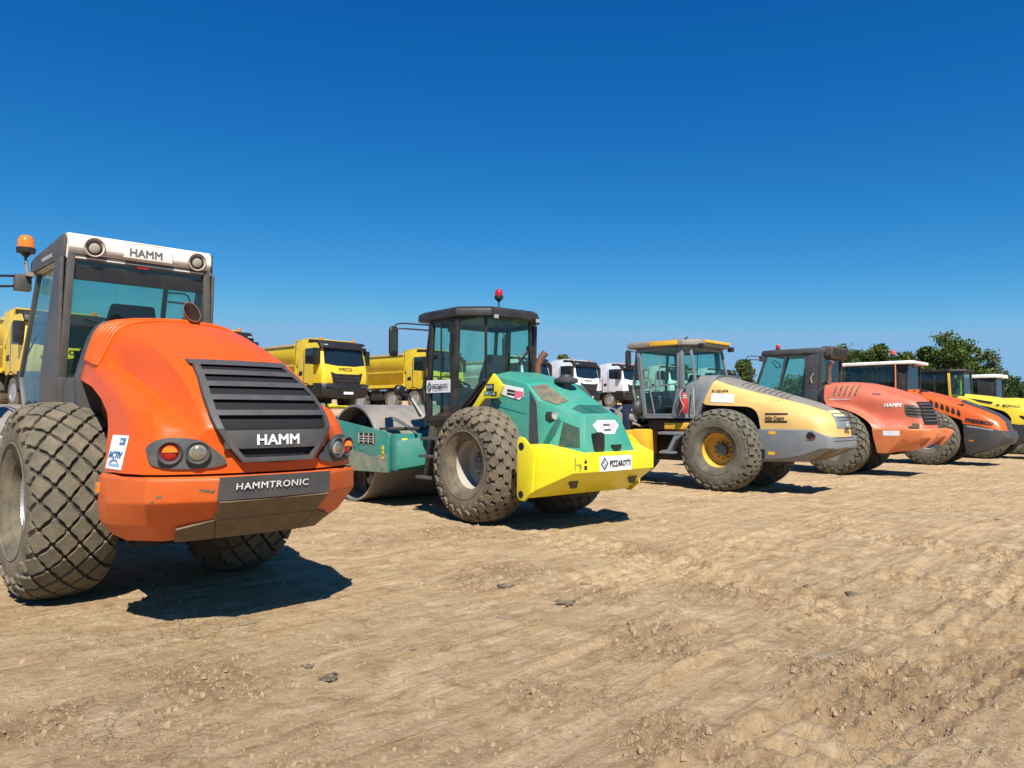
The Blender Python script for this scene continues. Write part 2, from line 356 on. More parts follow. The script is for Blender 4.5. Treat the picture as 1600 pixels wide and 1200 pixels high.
# ------------------------------------------------------------------ tyres, rims, drums
def tyre_mesh(kind, material, R=0.80, W=0.31):
    """tyre about the y axis, centred; kind picks the lug pattern"""
    mb = MB()
    prof = [(0.0, R - .03), (0.13, R - .037), (0.21, R - .055), (0.265, R - .09), (0.298, R - .145), (0.318, R - .22), (0.318, R - .30), (0.298, R - .38), (0.262, R - .43), (0.25, R - .45)]
    prof = [(a * W / .318, r) for a, r in prof]
    c = crom(prof, 3)
    full = [(-a, r) for a, r in c[::-1]][:-1] + [(a, r) for a, r in c]
    full += [(0.20, R - .47), (-0.20, R - .47)]
    mb.lathe(full, (0, 0, 0), 'y', 72, closed=True)
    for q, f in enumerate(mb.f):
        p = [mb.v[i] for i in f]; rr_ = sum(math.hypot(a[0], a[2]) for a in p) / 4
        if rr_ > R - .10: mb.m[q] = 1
    # surface by arc length from the crown
    arc = [0]
    for i in range(1, len(c)): arc.append(arc[-1] + math.hypot(*(c[i] - c[i - 1])))
    arc = np.array(arc); cy = np.array([p[0] for p in c]); cr = np.array([p[1] for p in c])
    def S(u, v, h):
        s = abs(v); y = np.interp(s, arc, cy); r = np.interp(s, arc, cr); y2 = np.interp(s + .01, arc, cy); r2 = np.interp(s + .01, arc, cr)
        ty, tr = y2 - y, r2 - r; L = math.hypot(ty, tr) or 1; ny, nr = -tr / L, ty / L
        y = y + ny * h; r = r + nr * h
        t = u / R; return (r * math.sin(t), math.copysign(y, v), r * math.cos(t))
    if kind == 'diamond': nu, pv, hu, hv, shape = 22, 0.088, 0.092, 0.069, [(1, .13), (.56, .42), (.13, 1), (-.13, 1), (-.56, .42), (-1, .13), (-1, -.13), (-.56, -.42), (-.13, -1), (.13, -1), (.56, -.42), (1, -.13)]
    elif kind == 'hex': nu, pv, hu, hv, shape = 24, 0.082, 0.083, 0.056, [(1, .16), (.50, .96), (.40, 1.0), (-.40, 1.0), (-.50, .96), (-1, .16), (-1, -.16), (-.50, -.96), (-.40, -1.0), (.40, -1.0), (.50, -.96), (1, -.16)]
    else: nu, pv, hu, hv, shape = 24, 0.084, 0.076, 0.056, [(.95, .55), (.75, .85), (0, .9), (-.75, .95), (-.95, .7), (-.95, -.5), (-.75, -.85), (0, -.9), (.75, -.95), (.95, -.7)]
    pu = 2 * PI * R / nu; K = 5 if kind == 'hex' else 4
    for row in range(-K, K + 1):
        v0 = row * pv; edge = abs(row) == K
        for k in range(nu):
            u0 = (k + (0.5 if row % 2 else 0)) * pu + random.uniform(-.003, .003)
            sc = 0.72 if edge else 1.0; n = len(shape); vs = []
            hh = {'diamond': .031, 'hex': .038, 'block': .030}[kind] if not edge else (0.022 if kind == 'diamond' else 0.012)
            for (q, h) in ((1.03, -.012), (.99, hh * .85), (.93, hh)):
                for a, b in shape: vs.append(S(u0 + a * hu * q * sc * (0.8 if edge else 1), max(-.60, min(.60, v0 + b * hv * q * sc)), h))
            fs = []
            for j in range(2):
                for i in range(n): fs.append((j * n + i, j * n + (i + 1) % n, (j + 1) * n + (i + 1) % n, (j + 1) * n + i))
            fs.append(tuple(range(2 * n, 3 * n))); mb.add(vs, fs)
    # raised rings on the sidewall
    for s_ in (-1, 1):
        mb.lathe([(s_ * .312 * W / .318, R - .34), (s_ * .322 * W / .318, R - .335), (s_ * .316 * W / .318, R - .325)], (0, 0, 0), 'y', 72, caps=False)
    return mb
TY = {}
def wheel(root, x, y, zc, kind, rubber, rimkind, side):
    """side=+1: left wheel (outer face towards +y)"""
    hub = empty_part('wheel', root, (x, y, zc)); hub.rotation_euler = (0, 0, 0 if side > 0 else PI)
    key = (kind, rubber)
    if key not in TY:
        o = tyre_mesh(kind, rubber).build('tyre', [M[rubber], M['rubber_groove_shade']], hub, smooth=30, merge=False); TY[key] = o.data
    else:
        o = bpy.data.objects.new('tyre', TY[key]); COL.objects.link(o); o.parent = hub
    o.rotation_euler = (0, random.uniform(0, 3), 0)
    rk = 'rim' + rimkind
    if rk not in TY:
        mb = MB(); m1 = {'grey': 'rim_grey', 'pale': 'rim_pale', 'yellow': 'rim_yellow', 'dark': 'anthracite'}[rimkind]
        prof = [(.20, .352), (.225, .372), (.243, .376), (.238, .352), (.20, .333), (.13, .325), (.12, .315), (.02, .305), (-.02, .30), (-.04, .27), (-.06, .20), (-.05, .14), (-.05, .0)]
        mb.lathe([(a, r) for a, r in prof], (0, 0, 0), 'y', 56, caps=False)
        mb.lathe([(-.24, .352), (-.05, .31), (-.06, .30), (-.24, .33)], (0, 0, 0), 'y', 40, closed=True)
        a = mb.build('rim', M[m1], hub, smooth=30, merge=False)
        hb = MB(); hb.lathe([(-.05, .125), (.03, .115), (.04, .10), (.045, .0)], (0, 0, 0), 'y', 28)
        for k in range(10):
            t = 2 * PI * k / 10; hb.lathe([(-.06, .016), (-.025, .016), (-.02, .01), (-.02, 0)], (.165 * math.sin(t), 0, .165 * math.cos(t)), 'y', 6)
        for k in range(4):
            t = 2 * PI * (k + .5) / 4; hb.lathe([(.03, .014), (.055, .014), (.055, 0)], (.06 * math.sin(t), 0, .06 * math.cos(t)), 'y', 6)
        b = hb.build('hub', M['hub_grey'], hub, smooth=30, merge=False)
        TY[rk] = (a.data, b.data)
    else:
        for nm, d in zip(('rim', 'hub'), TY[rk]):
            q = bpy.data.objects.new(nm, d); COL.objects.link(q); q.parent = hub
    return hub

def drum(root, x, r=0.8, half=1.0, frame='teal_dark', plate=None, worn=None):
    mb = MB()
    mb.lathe([(-half, r - .035), (-half, r), (half, r), (half, r - .035), (half - .06, r - .04), (half - .30, r - .05), (half - .30, .02), (-half + .30, .02), (-half + .30, r - .05)], (x, 0, r), 'y', 72, closed=True)
    mb.build('drum', M['steel'], root, smooth=30)
    ins = MB()
    for s_ in (-1, 1):
        ins.lathe([(s_ * (half - .295), r - .055), (s_ * (half - .292), 0)], (x, 0, r), 'y', 40)
        ins.lathe([(s_ * (half - .29), .3), (s_ * (half - .12), .28), (s_ * (half - .10), .2), (s_ * (half - .10), 0)], (x, 0, r), 'y', 24)
        for k in range(8):
            t = 2 * PI * k / 8; ins.beam((x + .3 * math.sin(t), s_ * (half - .27), r + .3 * math.cos(t)), (x + (r - .06) * math.sin(t), s_ * (half - .27), r + (r - .06) * math.cos(t)), .03, .06, (0, 1, 0))
    ins.build('drum_inside', M['steel_dark'], root)

def lamp_disc(root, name, c, nrm, r, m, bez='black', depth=0.03, parent=None):
    mb = MB(); mb.lathe([(0, r * 1.18), (depth, r * 1.18), (depth * 1.15, r * 1.05), (depth * .6, r * .98), (depth * .6, 0)], c, nrm, 24)
    h = mb.build(name, M[bez] if isinstance(bez, str) else bez, parent or root, smooth=40)
    m2 = MB(); n = Vector(nrm).normalized()
    m2.lathe([(depth * .62, r * .97), (depth * .95, r * .8), (depth * 1.25, r * .4), (depth * 1.35, 0)], c, nrm, 24)
    m2.build('lens', m, h, smooth=60); return h

def beacon(root, base, h, m, r=0.065, bulb=0.13, stem=0.012):
    x, y, z = base
    mb = MB(); mb.tube([(x, y, z), (x, y, z + h)], stem, 8); mb.lathe([(0, .02), (.03, .045), (.04, r * 1.08), (.085, r * 1.12), (.09, r)], (x, y, z + h), 'z', 20)
    b = mb.build('beacon', M['black'], root)
    d = MB(); d.lathe([(.085, r), (.085 + bulb * .55, r * .98), (.085 + bulb * .85, r * .7), (.085 + bulb, 0)], (x, y, z + h), 'z', 24)
    d.build('dome', M[m], b, smooth=60); return b

def mirror_arm(root, path, head, hs=(0.05, 0.10, 0.22), name='mirror', m='black', r=0.012):
    mb = MB(); 
    for p in path: mb.tube(p, r, 8, 4)
    a = mb.build(name, M[m], root)
    hx, hy, hz = head; sx, sy, sz = hs
    hb = MB(); ring = []
    for k, q in ((-sx, .75), (-sx * .4, 1.0), (sx, .96)):
        ring.append([(hx + k, hy + sy * q * c, hz + sz * q * s_) for c, s_ in [(.7, -1), (1, -.8), (1, .8), (.7, 1), (-.7, 1), (-1, .8), (-1, -.8), (-.7, -1)]])
    hb.loft(ring[::-1]); hb.build('mirror_housing', M['black'], a, bevel=.008)
    g = MB(); g.box((hx - sx - .004 if False else hx - sx - .003, hy - sy * .65, hz - sz * .65), (hx - sx + .001, hy + sy * .65, hz + sz * .65)); g.build('mirror_glass', M['mirror'], a)
    return a
def seat_set(cabp, x, z, m='seat', col=True):
    mb = MB(); mb.loft([[(x - .25, -.24, z), (x + .27, -.24, z), (x + .27, .24, z), (x - .25, .24, z)], [(x - .27, -.26, z + .08), (x + .28, -.26, z + .08), (x + .28, .26, z + .08), (x - .27, .26, z + .08)],
                        [(x - .25, -.22, z + .14), (x + .24, -.22, z + .13), (x + .24, .22, z + .13), (x - .25, .22, z + .14)]])
    mb.loft([[(x - .30, -.22, z + .12), (x - .16, -.22, z + .12), (x - .16, .22, z + .12), (x - .30, .22, z + .12)],
             [(x - .36, -.26, z + .45), (x - .24, -.25, z + .45), (x - .24, .25, z + .45), (x - .36, .26, z + .45)],
             [(x - .42, -.20, z + .80), (x - .33, -.18, z + .80), (x - .33, .18, z + .80), (x - .42, .20, z + .80)]])
    mb.box((x - .2, -.15, z - .35), (x + .18, .15, z)); mb.box((x - .2, .30, z + .14), (x + .25, .38, z + .30)); mb.box((x - .2, -.38, z + .14), (x + .25, -.30, z + .30))
    mb.box((x - .60, -.50, z - .30), (x - .46, .50, z + .22)); mb.build('seat', M[m], cabp, bevel=.03)
    st = MB(); ax = Vector((-.35, 0, .9)).normalized(); c = Vector((x + .58, 0, z + .38))
    st.lathe([(-.012, .195), (.012, .195), (.012, .17), (-.012, .17)], c, ax, 28, closed=True); st.beam(c + Vector((0, -.18, 0)), c + Vector((0, .18, 0)), .03, .012); st.tube([c, c - ax * .45, (x + .8, 0, z - .3)], .035, 8)
    st.loft([[(x + .66, -.14, z - .5), (x + .9, -.14, z - .5), (x + .9, .14, z - .5), (x + .66, .14, z - .5)], [(x + .62, -.2, z + .28), (x + .8, -.2, z + .42), (x + .8, .2, z + .42), (x + .62, .2, z + .28)]])
    st.build('steering_wheel', M['black'], cabp)

# ------------------------------------------------------------------ ground sheet
def hsh(ix, iy, s=0):
    n = (ix * 374761393 + iy * 668265263 + s * 974634777) & 0x7fffffff
    n = ((n ^ (n >> 13)) * 1274126177) & 0x7fffffff
    return ((n ^ (n >> 16)) & 0xffff) / 65535.0
def vnoise(x, y, s=0):
    ix = np.floor(x).astype(np.int64); iy = np.floor(y).astype(np.int64); fx = x - ix; fy = y - iy
    fx = fx * fx * (3 - 2 * fx); fy = fy * fy * (3 - 2 * fy)
    a, b, c, d = hsh(ix, iy, s), hsh(ix + 1, iy, s), hsh(ix, iy + 1, s), hsh(ix + 1, iy + 1, s)
    return (a * (1 - fx) + b * fx) * (1 - fy) + (c * (1 - fx) + d * fx) * fy
def fbm(x, y, o=4, s=0, g=0.5):
    t = 0; a = 1; n = 0
    for i in range(o): t = t + a * vnoise(x * 2 ** i, y * 2 ** i, s + i * 17); n += a; a *= g
    return t / n
def sstep(a, b, x):
    t = np.clip((x - a) / (b - a), 0, 1); return t * t * (3 - 2 * t)
BANDS = [  # tyre and cleat tracks: start, end, half width, lug pitch, kind
    ((-0.9, 11.5), (3.2, 4.4), .34, .24, 0), ((0.4, 12.4), (4.6, 4.6), .34, .24, 0), ((3.6, 9.8), (6.8, 5.0), .30, .22, 0), ((.5, 2.6), (9.6, 11.4), .30, .22, 0), ((2.2, 3.0), (11.0, 11.6), .28, .20, 0), ((0.6, 3.6), (7.6, 10.6), .28, .20, 1),
    ((-0.3, 5.6), (5.5, 11.5), .33, .23, 0), ((3.4, 3.0), (13.0, 11.5), .32, .22, 0), ((-1.6, 2.4), (6.4, 10.2), .3, .2, 1), ((5.5, 4.0), (16, 13.0), .3, .2, 1), ((3.0, 12.5), (9.0, 18.0), .3, .2, 0)]
LOOSE = [(-.05, 6.9, .9), (.75, 6.1, .55), (1.75, 6.4, .7), (1.0, 5.0, .8), (.2, 4.0, .45), (.75, 3.45, .5), (1.9, 4.1, .8), (2.9, 4.4, .7), (-1.7, 4.2, .6), (3.6, 5.6, .6), (-.6, 9.2, 1.0), (-1.5, 8.6, .8), (1.6, 8.2, .6), (-2.3, 3.6, .4), (5.2, 7.2, .8), (0.1, 12.8, .9), (3.2, 12.6, .6), (-.9, 3.3, .35)]
def loose(x, y):
    m = 0
    for cx, cy, rr in LOOSE: m = np.maximum(m, np.exp(-((x - cx) ** 2 + (y - cy) ** 2) / (rr * rr) * 1.6))
    return sstep(.36, .80, m * .62 + fbm(x * 3.0, y * 3.0, 5, 35, .75) * .95 - .30)
def ground_z(x, y, fine=True):
    x = np.asarray(x, float); y = np.asarray(y, float)
    s = (x - 0.14) * -.70 + (y - 10.83) * .714
    z = 1.62 * sstep(6.5, 18.0, s) + .25 * sstep(20, 34, s) + 1.15 * sstep(38, 92, y) + .35 * sstep(90, 200, y)
    far = sstep(5.5, 14, s); 
    z = z + (fbm(x * .25, y * .25, 3, 3) - .5) * .10 * (0.15 + far) 
    z = z + far * (fbm(x * .9, y * .9, 4, 9) - .5) * .22
    if not fine: return z
    near = 1 - sstep(25, 45, y)
    d = (fbm(x * 1.1, y * 1.1, 4, 21) - .5) * .04 + (fbm(x * 6, y * 6, 4, 23, .6) - .5) * .009
    # crumbly patches
    lo = loose(x, y)
    d = d + lo * (np.maximum(0, fbm(x * 20, y * 20, 3, 41, .75) - .40) * .10 + (fbm(x * 7, y * 7, 2, 42) - .5) * .03)
    d = d + np.maximum(0, fbm(x * 24, y * 24, 2, 44) - .62) * .03
    t45, n45 = (x + y) * .7071, (y - x) * .7071          # scrapes running along the row of machines
    d = d + (fbm(t45 * .45, n45 * 5.5, 3, 51) - .5) * .030 + (fbm(t45 * 1.2, n45 * 16, 2, 53) - .5) * .010
    # shelved flakes of dried mud
    q = fbm(x * 2.2, y * 2.2, 4, 61, .55); d = d + (np.floor(q * 16) / 16 - q) * .10 * sstep(.38, .58, fbm(x * .5, y * .5, 2, 66))
    for i, (a, b, hw, pit, kd) in enumerate(BANDS):
        ax, ay = a; L = math.hypot(b[0] - ax, b[1] - ay); ux, uy = (b[0] - ax) / L, (b[1] - ay) / L
        wob = (vnoise(x * .35, y * .35, 80 + i) - .5) * .5
        t = (x - ax) * ux + (y - ay) * uy; n = (x - ax) * -uy + (y - ay) * ux + wob
        m = sstep(hw * 1.15, hw * .85, np.abs(n)) * sstep(0, .8, t) * sstep(L, L - .8, t) * (.3 + .7 * sstep(.30, .5, vnoise(x * .8, y * .8, 90 + i)))
        if kd == 0:
            col = np.floor(n / .19); ph = (t / pit + .5 * (col % 2)); cell = np.abs(ph - np.round(ph)) * 2; cn = np.abs((n / .19 - col) - .5) * 2
            lug = sstep(.75, .45, cell) * sstep(.85, .55, cn)
            d = d - m * (.008 + .050 * lug * (.5 + .5 * vnoise(x * 3, y * 3, 7)))
        else:
            d = d - m * (.006 + .010 * (vnoise(n * 16 + 50, t * .7, 4) - .5))
        rim = np.exp(-((np.abs(n) - hw * 1.1) / .05) ** 2) * sstep(0, .8, t) * sstep(L, L - .8, t)
        d = d + rim * .028 * vnoise(x * 6, y * 6, 99 + i)
    # curved skid marks close to the camera
    for cx, cy, r0, r1 in ((1.6, 2.6, .5, 1.6), (-2.4, 2.6, .9, 1.5)):
        rr = np.hypot(x - cx, (y - cy) * 1.2); m = sstep(r0, r0 + .2, rr) * sstep(r1, r1 - .2, rr)
        d = d + m * .004 * np.sin(rr * 55 + 6 * vnoise(x * 1.5, y * 1.5, 5)) * vnoise(x * 2, y * 2, 8)
    return z + d * near * (1 - .0 * far)
rad = [0.0] + list(1.0 * (1.0055 ** np.arange(0, 800)))
rad = [r for r in rad if r < 70]; r = rad[-1]
while r < 900: r *= 1.05; rad.append(r)
ang = list(np.linspace(-42, 42, 760)) + list(np.linspace(42, 318, 70))[1:-1]      # 0 = straight ahead
rad_a = np.array(rad[1:]); ang_a = np.radians(np.array(ang))
GX = np.outer(rad_a, np.sin(ang_a)); GY = np.outer(rad_a, np.cos(ang_a)); GZ = ground_z(GX, GY)
nr, na = GX.shape
co = np.stack([GX, GY, GZ], -1).reshape(-1, 3); co = np.vstack([co, [[0, 0, 0]]])
idx = np.arange(nr * na).reshape(nr, na); nxt = np.roll(idx, -1, 1)
quads = np.stack([idx[:-1], idx[1:], nxt[1:], nxt[:-1]], -1).reshape(-1, 4)
tri = np.stack([np.full(na, nr * na), idx[0], nxt[0]], -1)
me = bpy.data.meshes.new('ground'); me.vertices.add(len(co)); me.vertices.foreach_set('co', co.ravel())
loops = np.concatenate([quads.ravel(), tri.ravel()]); me.loops.add(len(loops)); me.loops.foreach_set('vertex_index', loops)
st = np.concatenate([np.arange(len(quads)) * 4, len(quads) * 4 + np.arange(len(tri)) * 3]); me.polygons.add(len(st)); me.polygons.foreach_set('loop_start', st)
me.update(calc_edges=True); me.validate(); me.polygons.foreach_set('use_smooth', [True] * len(me.polygons))
if me.polygons[0].normal.z < 0: me.flip_normals()
at_ = me.attributes.new('loose', 'FLOAT', 'POINT'); at_.data.foreach_set('value', np.append((loose(GX, GY) * (GY > 0) * (np.hypot(GX, GY) < 30)).ravel(), 0).astype(np.float32))
ground = bpy.data.objects.new('ground', me); COL.objects.link(ground); tag(ground, kind='structure')

def ground_material():
    m = bpy.data.materials.new('dry_earth'); m.use_nodes = True; t = m.node_tree; n = t.nodes; L = t.links; b = n['Principled BSDF']
    tc = n.new('ShaderNodeTexCoord')
    def noise(sc, det=6, ro=.6, dist=0, vec=None):
        k = n.new('ShaderNodeTexNoise'); k.inputs['Scale'].default_value = sc; k.inputs['Detail'].default_value = det; k.inputs['Roughness'].default_value = ro
        k.inputs['Distortion'].default_value = dist; L.new(vec or tc.outputs['Object'], k.inputs['Vector']); return k.outputs[0]
    def rng(s, a, c, lo=0., hi=1.):
        r = n.new('ShaderNodeMapRange'); r.inputs[1].default_value = a; r.inputs[2].default_value = c; r.inputs[3].default_value = lo; r.inputs[4].default_value = hi; L.new(s, r.inputs[0]); return r.outputs[0]
    def mix(f, a, c):
        x = n.new('ShaderNodeMix'); x.data_type = 'RGBA'
        L.new(f, x.inputs[0]) if not isinstance(f, float) else setattr(x.inputs[0], 'default_value', f)
        for s, v in ((x.inputs[6], a), (x.inputs[7], c)):
            if isinstance(v, tuple): s.default_value = v + (1,)
            else: L.new(v, s)
        return x.outputs[2]
    def math_(op, a, c):
        x = n.new('ShaderNodeMath'); x.operation = op
        for s, v in ((x.inputs[0], a), (x.inputs[1], c)):
            if isinstance(v, (int, float)): s.default_value = v
            else: L.new(v, s)
        return x.outputs[0]
    c = mix(rng(noise(.55, 8, .7), .38, .62), (0.60, 0.42, 0.235), (0.50, 0.345, 0.19))
    c = mix(math_('MULTIPLY', rng(noise(2.3, 9, .75, .6), .48, .64), .7), c, (0.76, 0.58, 0.36))
    mp = n.new('ShaderNodeMapping'); mp.vector_type = 'TEXTURE'; mp.inputs['Rotation'].default_value = (0, 0, R_(45)); mp.inputs['Scale'].default_value = (1.6, .2, 1); L.new(tc.outputs['Object'], mp.inputs[0])
    stv = mp.outputs[0]
    c = mix(math_('MULTIPLY', rng(noise(1.3, 6, .65, .3, stv), .52, .70), .45), c, (0.74, 0.55, 0.33))
    c = mix(math_('MULTIPLY', rng(noise(1.9, 8, .72, .3, stv), .50, .66), .65), c, (0.38, 0.24, 0.11))
    c = mix(math_('MULTIPLY', rng(noise(4.5, 10, .82, .5), .50, .62), .75), c, (0.30, 0.185, 0.085))
    c = mix(math_('MULTIPLY', rng(noise(1.5, 6, .7, 1.2), .62, .74), .5), c, (0.38, 0.32, 0.25))
    c = mix(math_('MULTIPLY', rng(noise(55, 5, .85), .50, .66), .38), c, (0.22, 0.135, 0.065))
    c = mix(math_('MULTIPLY', rng(noise(80, 3, .85), .55, .70), .45), c, (0.80, 0.62, 0.38))
    la = n.new('ShaderNodeAttribute'); la.attribute_name = 'loose'
    c = mix(math_('MULTIPLY', la.outputs['Fac'], rng(noise(11, 8, .8), .35, .6, .15, .7)), c, (0.29, 0.19, 0.105))
    # dried cracks in patches
    vo = n.new('ShaderNodeTexVoronoi'); vo.feature = 'DISTANCE_TO_EDGE'; vo.inputs['Scale'].default_value = 7
    wv = n.new('ShaderNodeVectorMath'); wv.operation = 'ADD'; nn = n.new('ShaderNodeTexNoise'); nn.inputs['Scale'].default_value = 4; nn.inputs['Detail'].default_value = 5
    L.new(tc.outputs['Object'], nn.inputs['Vector']); sc = n.new('ShaderNodeVectorMath'); sc.operation = 'SCALE'; sc.inputs['Scale'].default_value = .35; L.new(nn.outputs['Color'], sc.inputs[0])
    L.new(tc.outputs['Object'], wv.inputs[0]); L.new(sc.outputs[0], wv.inputs[1]); L.new(wv.outputs[0], vo.inputs['Vector'])
    crack = math_('MULTIPLY', rng(vo.outputs['Distance'], .0, .022, 1., 0.), rng(noise(.7, 4), .52, .62))
    c = mix(math_('MULTIPLY', crack, .28), c, (0.17, 0.11, 0.065))
    L.new(c, b.inputs['Base Color']); b.inputs['Roughness'].default_value = .95; b.inputs['Specular IOR Level'].default_value = .15
    h = math_('ADD', math_('MULTIPLY', noise(14, 10, .75), .9), math_('MULTIPLY', noise(75, 6, .8), .35))
    h = math_('ADD', h, math_('MULTIPLY', noise(2.2, 6, .6, .4, stv), .8))
    h = math_('SUBTRACT', h, math_('MULTIPLY', crack, .35))
    bp = n.new('ShaderNodeBump'); bp.inputs['Strength'].default_value = 1.0; bp.inputs['Distance'].default_value = .045; L.new(h, bp.inputs['Height']); L.new(bp.outputs[0], b.inputs['Normal'])
    return m
ground.data.materials.append(ground_material())
M['clod'] = mat('dry_clod', (0.32, 0.22, 0.125), .95, dirt=.5, dcol=(.50, .37, .22), scale=3, bump=.8, bscale=60)
M['clod_grey'] = mat('grey_clod', (0.13, 0.10, 0.07), .95, dirt=.6, dcol=(.30, .24, .16), scale=14, bump=.8, bscale=60)
M['clod_flake'] = mat('dry_mud_flake', (0.24, 0.185, 0.125), .95, dirt=.7, dcol=(.42, .32, .21), scale=14, bump=1.0, bscale=50)
def rock(mb, c, s, flat=.5, seed=0, sub=1):
    bm = bmesh.new(); bmesh.ops.create_icosphere(bm, subdivisions=sub, radius=1); rr = random.Random(seed)
    ph = [rr.uniform(0, 6) for _ in range(6)]; sx, sy = rr.uniform(.7, 1.4), rr.uniform(.6, 1.0); a = rr.uniform(0, 6)
    vs = []
    for v in bm.verts:
        k = 1 + .25 * math.sin(3 * v.co.x + ph[0]) + .2 * math.sin(4 * v.co.y + ph[1]) + .15 * math.sin(7 * v.co.z + ph[2]) + rr.uniform(-.16, .16)
        x, y, z = v.co.x * sx * k * s, v.co.y * sy * k * s, v.co.z * flat * k * s
        vs.append((c[0] + x * math.cos(a) - y * math.sin(a), c[1] + x * math.sin(a) + y * math.cos(a), c[2] + z))
    mb.add(vs, [tuple(v.index for v in f.verts) for f in bm.faces]); bm.free()
def img_ground(px, py):
    a = (px - 800) / 1155.; b = (600 - py) / 1155.; dy = math.cos(PITCH) - b * math.sin(PITCH); dz = math.sin(PITCH) + b * math.cos(PITCH); t = -1.5 / dz
    return a * t, dy * t
CL = [(790, 915, .10, 'dark crusty clod lying in front of the teal roller', 2), (482, 1041, .062, 'small dark grey clod beside a flatter one in the near foreground', 2),
      (513, 1062, .075, 'flat dark grey clod just right of a smaller one in the foreground', 2), (226, 1100, .055, 'flat grey flake of mud at the lower left of the bare ground', 1),
      (386, 975, .085, 'flat pale grey mud flake below the shadow of the orange roller', 1), (545, 964, .065, 'small grey mud flake right of the orange roller shadow', 1),
      (785, 964, .06, 'thin dark flake on the dirt below the crusty clod', 1), (1293, 1027, .13, 'broad flat dark slab of dried mud on the right foreground', 1),
      (640, 1017, .07, 'flat grey-brown flake in the middle foreground', 1), (1332, 927, .09, 'dark flat clod on the open ground at right', 2), (918, 908, .11, 'dark crumbly clod right of the crusty one in front of the teal roller', 2),
      (884, 946, .10, 'dark broken clod nearest the centre of the frame', 2), (1258, 915, .05, 'tiny dark clod beside the flat one at right', 2), (1560, 700 + 113, .05, 'tiny dark stone at the far right of the ground', 2)]
for i, (px, py, s, lab, k) in enumerate(CL):
    x, y = img_ground(px, py); mb = MB(); z = float(ground_z(x, y)); s *= .72; rock(mb, (x, y, z + s * .02), s * .8, .11 if k == 1 else .40, 100 + i, 3)
    if k == 2:
        for j in range(9): rock(mb, (x + random.uniform(-1, 1) * s, y + random.uniform(-1, 1) * s, z + .01), s * random.uniform(.1, .35), .5, 300 + i * 7 + j, 1)
    tag(mb.build('mud_clod', M['clod_grey' if k == 2 else 'clod_flake'], smooth=30), lab, 'clod of earth', 'loose clods on the ground')
def crumbs():
    mb = MB(); rr = random.Random(5); n = 0
    pts = []
    for _ in range(42000):
        r = 2.6 * (12 ** rr.random()); a = rr.uniform(-.66, .66); x, y = r * math.sin(a), r * math.cos(a); pts.append((x, y))
    X = np.array([p[0] for p in pts]); Y = np.array([p[1] for p in pts]); Z = ground_z(X, Y); D = loose(X, Y)
    for x, y, z, d in zip(X, Y, Z, D):
        if d < .40 and rr.random() < .82: continue
        s = rr.uniform(.003, .009) * (2.4 if rr.random() < .10 else 1) * (1 + y * .05)
        a = rr.uniform(0, 6); ca, sa = math.cos(a) * s, math.sin(a) * s; h = s * rr.uniform(.6, 1.3)
        mb.add([(x + ca, y + sa, z - .003), (x - sa, y + ca, z - .003), (x - ca * .8, y - sa * 1.1, z - .003), (x + sa, y - ca, z - .003), (x + ca * .4, y + sa * .5, z + h), (x - ca * .5, y - sa * .2, z + h * .8)],
               [(0, 1, 4), (1, 5, 4), (1, 2, 5), (2, 3, 5), (3, 4, 5), (3, 0, 4)]); n += 1
    o = mb.build('dirt_crumbs', M['clod'], smooth=0, merge=False); tag(o, 'loose crumbs of dry earth scattered over the ground', 'dirt crumbs', kind='stuff')
crumbs()

